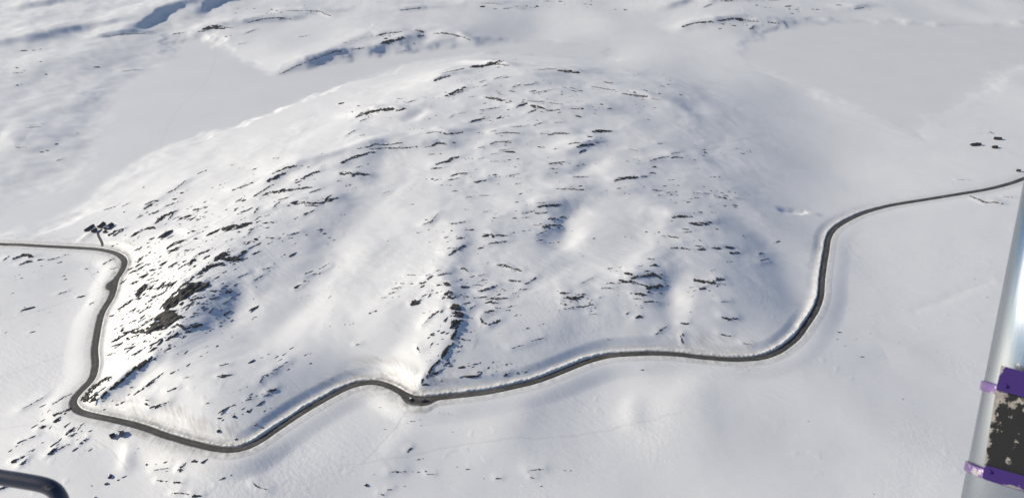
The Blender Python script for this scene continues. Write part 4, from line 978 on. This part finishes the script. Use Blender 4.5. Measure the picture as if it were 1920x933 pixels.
def local(px, py, yy):                                        # photo point on the plane y = yy of the strut's frame
    o_ = Vector((0, 0, H)); d = seat(px, py, 1.0) - o_
    inv = (Matrix.Translation(bot) @ MX).inverted(); ol, dl = inv @ o_, inv.to_3x3() @ d
    t = (yy - ol.y) / dl.y; return ol + dl * t
YP = FLAT * RT + 0.0085
def plate(name, quad, thick, material, cuts=24, wearf=None, yoff=0.0, bend=0.0):
    c = [local(*q, YP + yoff) for q in quad]                  # corners: left top, right top, right bottom, left bottom
    bm = bmesh.new(); g = []; wl_ = bm.verts.layers.float.new('wear')
    for i in range(cuts + 1):
        s = i / cuts; row = []
        for j in range(cuts + 1):
            t = j / cuts
            q = (c[0] * (1 - t) + c[1] * t) * (1 - s) + (c[3] * (1 - t) + c[2] * t) * s
            row.append(bm.verts.new((q.x, q.y + bend * math.sin(math.pi * min(s * 1.2, 1)), q.z)))
        g.append(row)
    fs = [bm.faces.new((g[i][j], g[i][j + 1], g[i + 1][j + 1], g[i + 1][j])) for i in range(cuts) for j in range(cuts)]
    for i in range(cuts + 1):
        for j in range(cuts + 1): g[i][j][wl_] = wearf(i / cuts, j / cuts) if wearf else 0.0
    r = bmesh.ops.extrude_face_region(bm, geom=fs)
    for v in [e for e in r['geom'] if isinstance(e, bmesh.types.BMVert)]: v.co.y -= thick
    return part(name, bm, material, strut)
plate('black_plate', [(1867.5, 727), (1990, 764), (1985, 915), (1844.5, 876)], 0.004, M['worn_black'], 30,
      lambda s, t: 0.17 * max(0, 1 - t / 0.07) + 0.17 * max(0, 1 - s / 0.45) * (1 - 0.4 * min(1, t / 0.6)) + 0.10 * math.exp(-((s - .82) / .05) ** 2 - ((t - .30) / .06) ** 2) + 0.10 * math.exp(-((s - .42) / .05) ** 2 - ((t - .15) / .10) ** 2) + 0.02, -0.0015)
plate('purple_flange', [(1877.5, 684.5), (1992, 716), (1990, 763), (1867.5, 730)], 0.004, M['purple_paint'], 24,
      lambda s, t: 0.20 * max(0, 1 - s / 0.45) * max(0, 1 - t / .62) + 0.10 * max(0, 1 - t / 0.07), 0.001)
plate('purple_flange', [(1845.5, 870.5), (1990, 911), (1986, 938), (1841.5, 897)], 0.006, M['purple_paint'], 24,
      lambda s, t: 0.18 * max(0, 1 - t / 0.13) + 0.12 * max(0, (s - .82) / .18) - .02, 0.001)
for (a, b) in (((1845, 716), (1841, 734)), ((1814, 873), (1810, 890))):
    bm = bmesh.new(); z1, z0 = along(*a), along(*b)
    shell(bm, RT + 0.0022, z0, z1, 128, RT + 0.0002)
    o = part('clamp_band', bm, M['purple_band'], strut); o.data.polygons.foreach_set('use_smooth', [True] * len(o.data.polygons))
for (a, b) in ((1884.5, 722), (1855, 882)):
    c = local(a, b, YP + 0.001)
    bm = bmesh.new(); bmesh.ops.create_cone(bm, cap_ends=True, segments=6, radius1=.0019, radius2=.0017, depth=.0022, matrix=Matrix.Translation(c + Vector((0, .0011, 0))) @ Matrix.Rotation(-math.pi / 2, 4, 'X')); part('bolt', bm, M['purple_paint'], strut)
# dark bent bar at the lower left
worn('bar_paint', (0.030, 0.032, 0.055), (0.20, 0.15, 0.11), 70, 0.64, 0.0, 0.5)
M['bar_paint'].node_tree.nodes['Principled BSDF'].inputs['Coat Weight'].default_value = 0.8
M['bar_paint'].node_tree.nodes['Principled BSDF'].inputs['Coat Roughness'].default_value = 0.38
def tube(name, pts, rad, material, parent=None, n=28):
    P = [Vector(q) for q in pts]; bm = bmesh.new(); rows = []; ref = Vector((0, 0, 1))
    for i, c in enumerate(P):
        d = (P[min(i + 1, len(P) - 1)] - P[max(i - 1, 0)]).normalized(); a = d.cross(ref).normalized(); b = d.cross(a)
        rows.append([bm.verts.new(c + rad * (a * math.cos(2 * math.pi * q / n) + b * math.sin(2 * math.pi * q / n))) for q in range(n)])
    for a, b in zip(rows[:-1], rows[1:]):
        for q in range(n): bm.faces.new((a[q], a[(q + 1) % n], b[(q + 1) % n], b[q]))
    bm.faces.new(rows[0]); bm.faces.new(rows[-1][::-1])
    o = part(name, bm, material, parent); o.data.polygons.foreach_set('use_smooth', [True] * len(o.data.polygons)); return o
DB = 0.55
q = spline([(-260,856),(-120,876),(0,894),(50,902),(82,908.5),(100,917),(111,931),(117,950),(124,990),(140,1080),(150,1200)], 8)
bar = tube('aircraft_bar', [seat(a, b, DB) for a, b in q], 14.5 / LENS_PX * DB, M['bar_paint'])
tag(bar, 'dark navy bent metal bar of the aircraft at the lower left corner', 'bar')

# ------------------------------------------------------------------ thin haze in the air
HAZE = 6.0e-5
hb = bmesh.new(); add_box(hb, -15500, 15500, -15500, 15500, -70, 430)
haze_me = bpy.data.meshes.new('haze'); bmesh.ops.recalc_face_normals(hb, faces=hb.faces[:]); hb.to_mesh(haze_me); hb.free()
haze = bpy.data.objects.new('haze', haze_me); COL.objects.link(haze); haze['kind'] = 'stuff'
hm = bpy.data.materials.new('haze'); hm.use_nodes = True; hn = hm.node_tree
hn.nodes.remove(hn.nodes['Principled BSDF'])
pv = hn.nodes.new('ShaderNodeVolumePrincipled'); pv.inputs['Color'].default_value = (0.90, 0.93, 0.97, 1); pv.inputs['Density'].default_value = HAZE; pv.inputs['Anisotropy'].default_value = 0.55
hn.links.new(pv.outputs[0], hn.nodes['Material Output'].inputs['Volume']); haze_me.materials.append(hm)
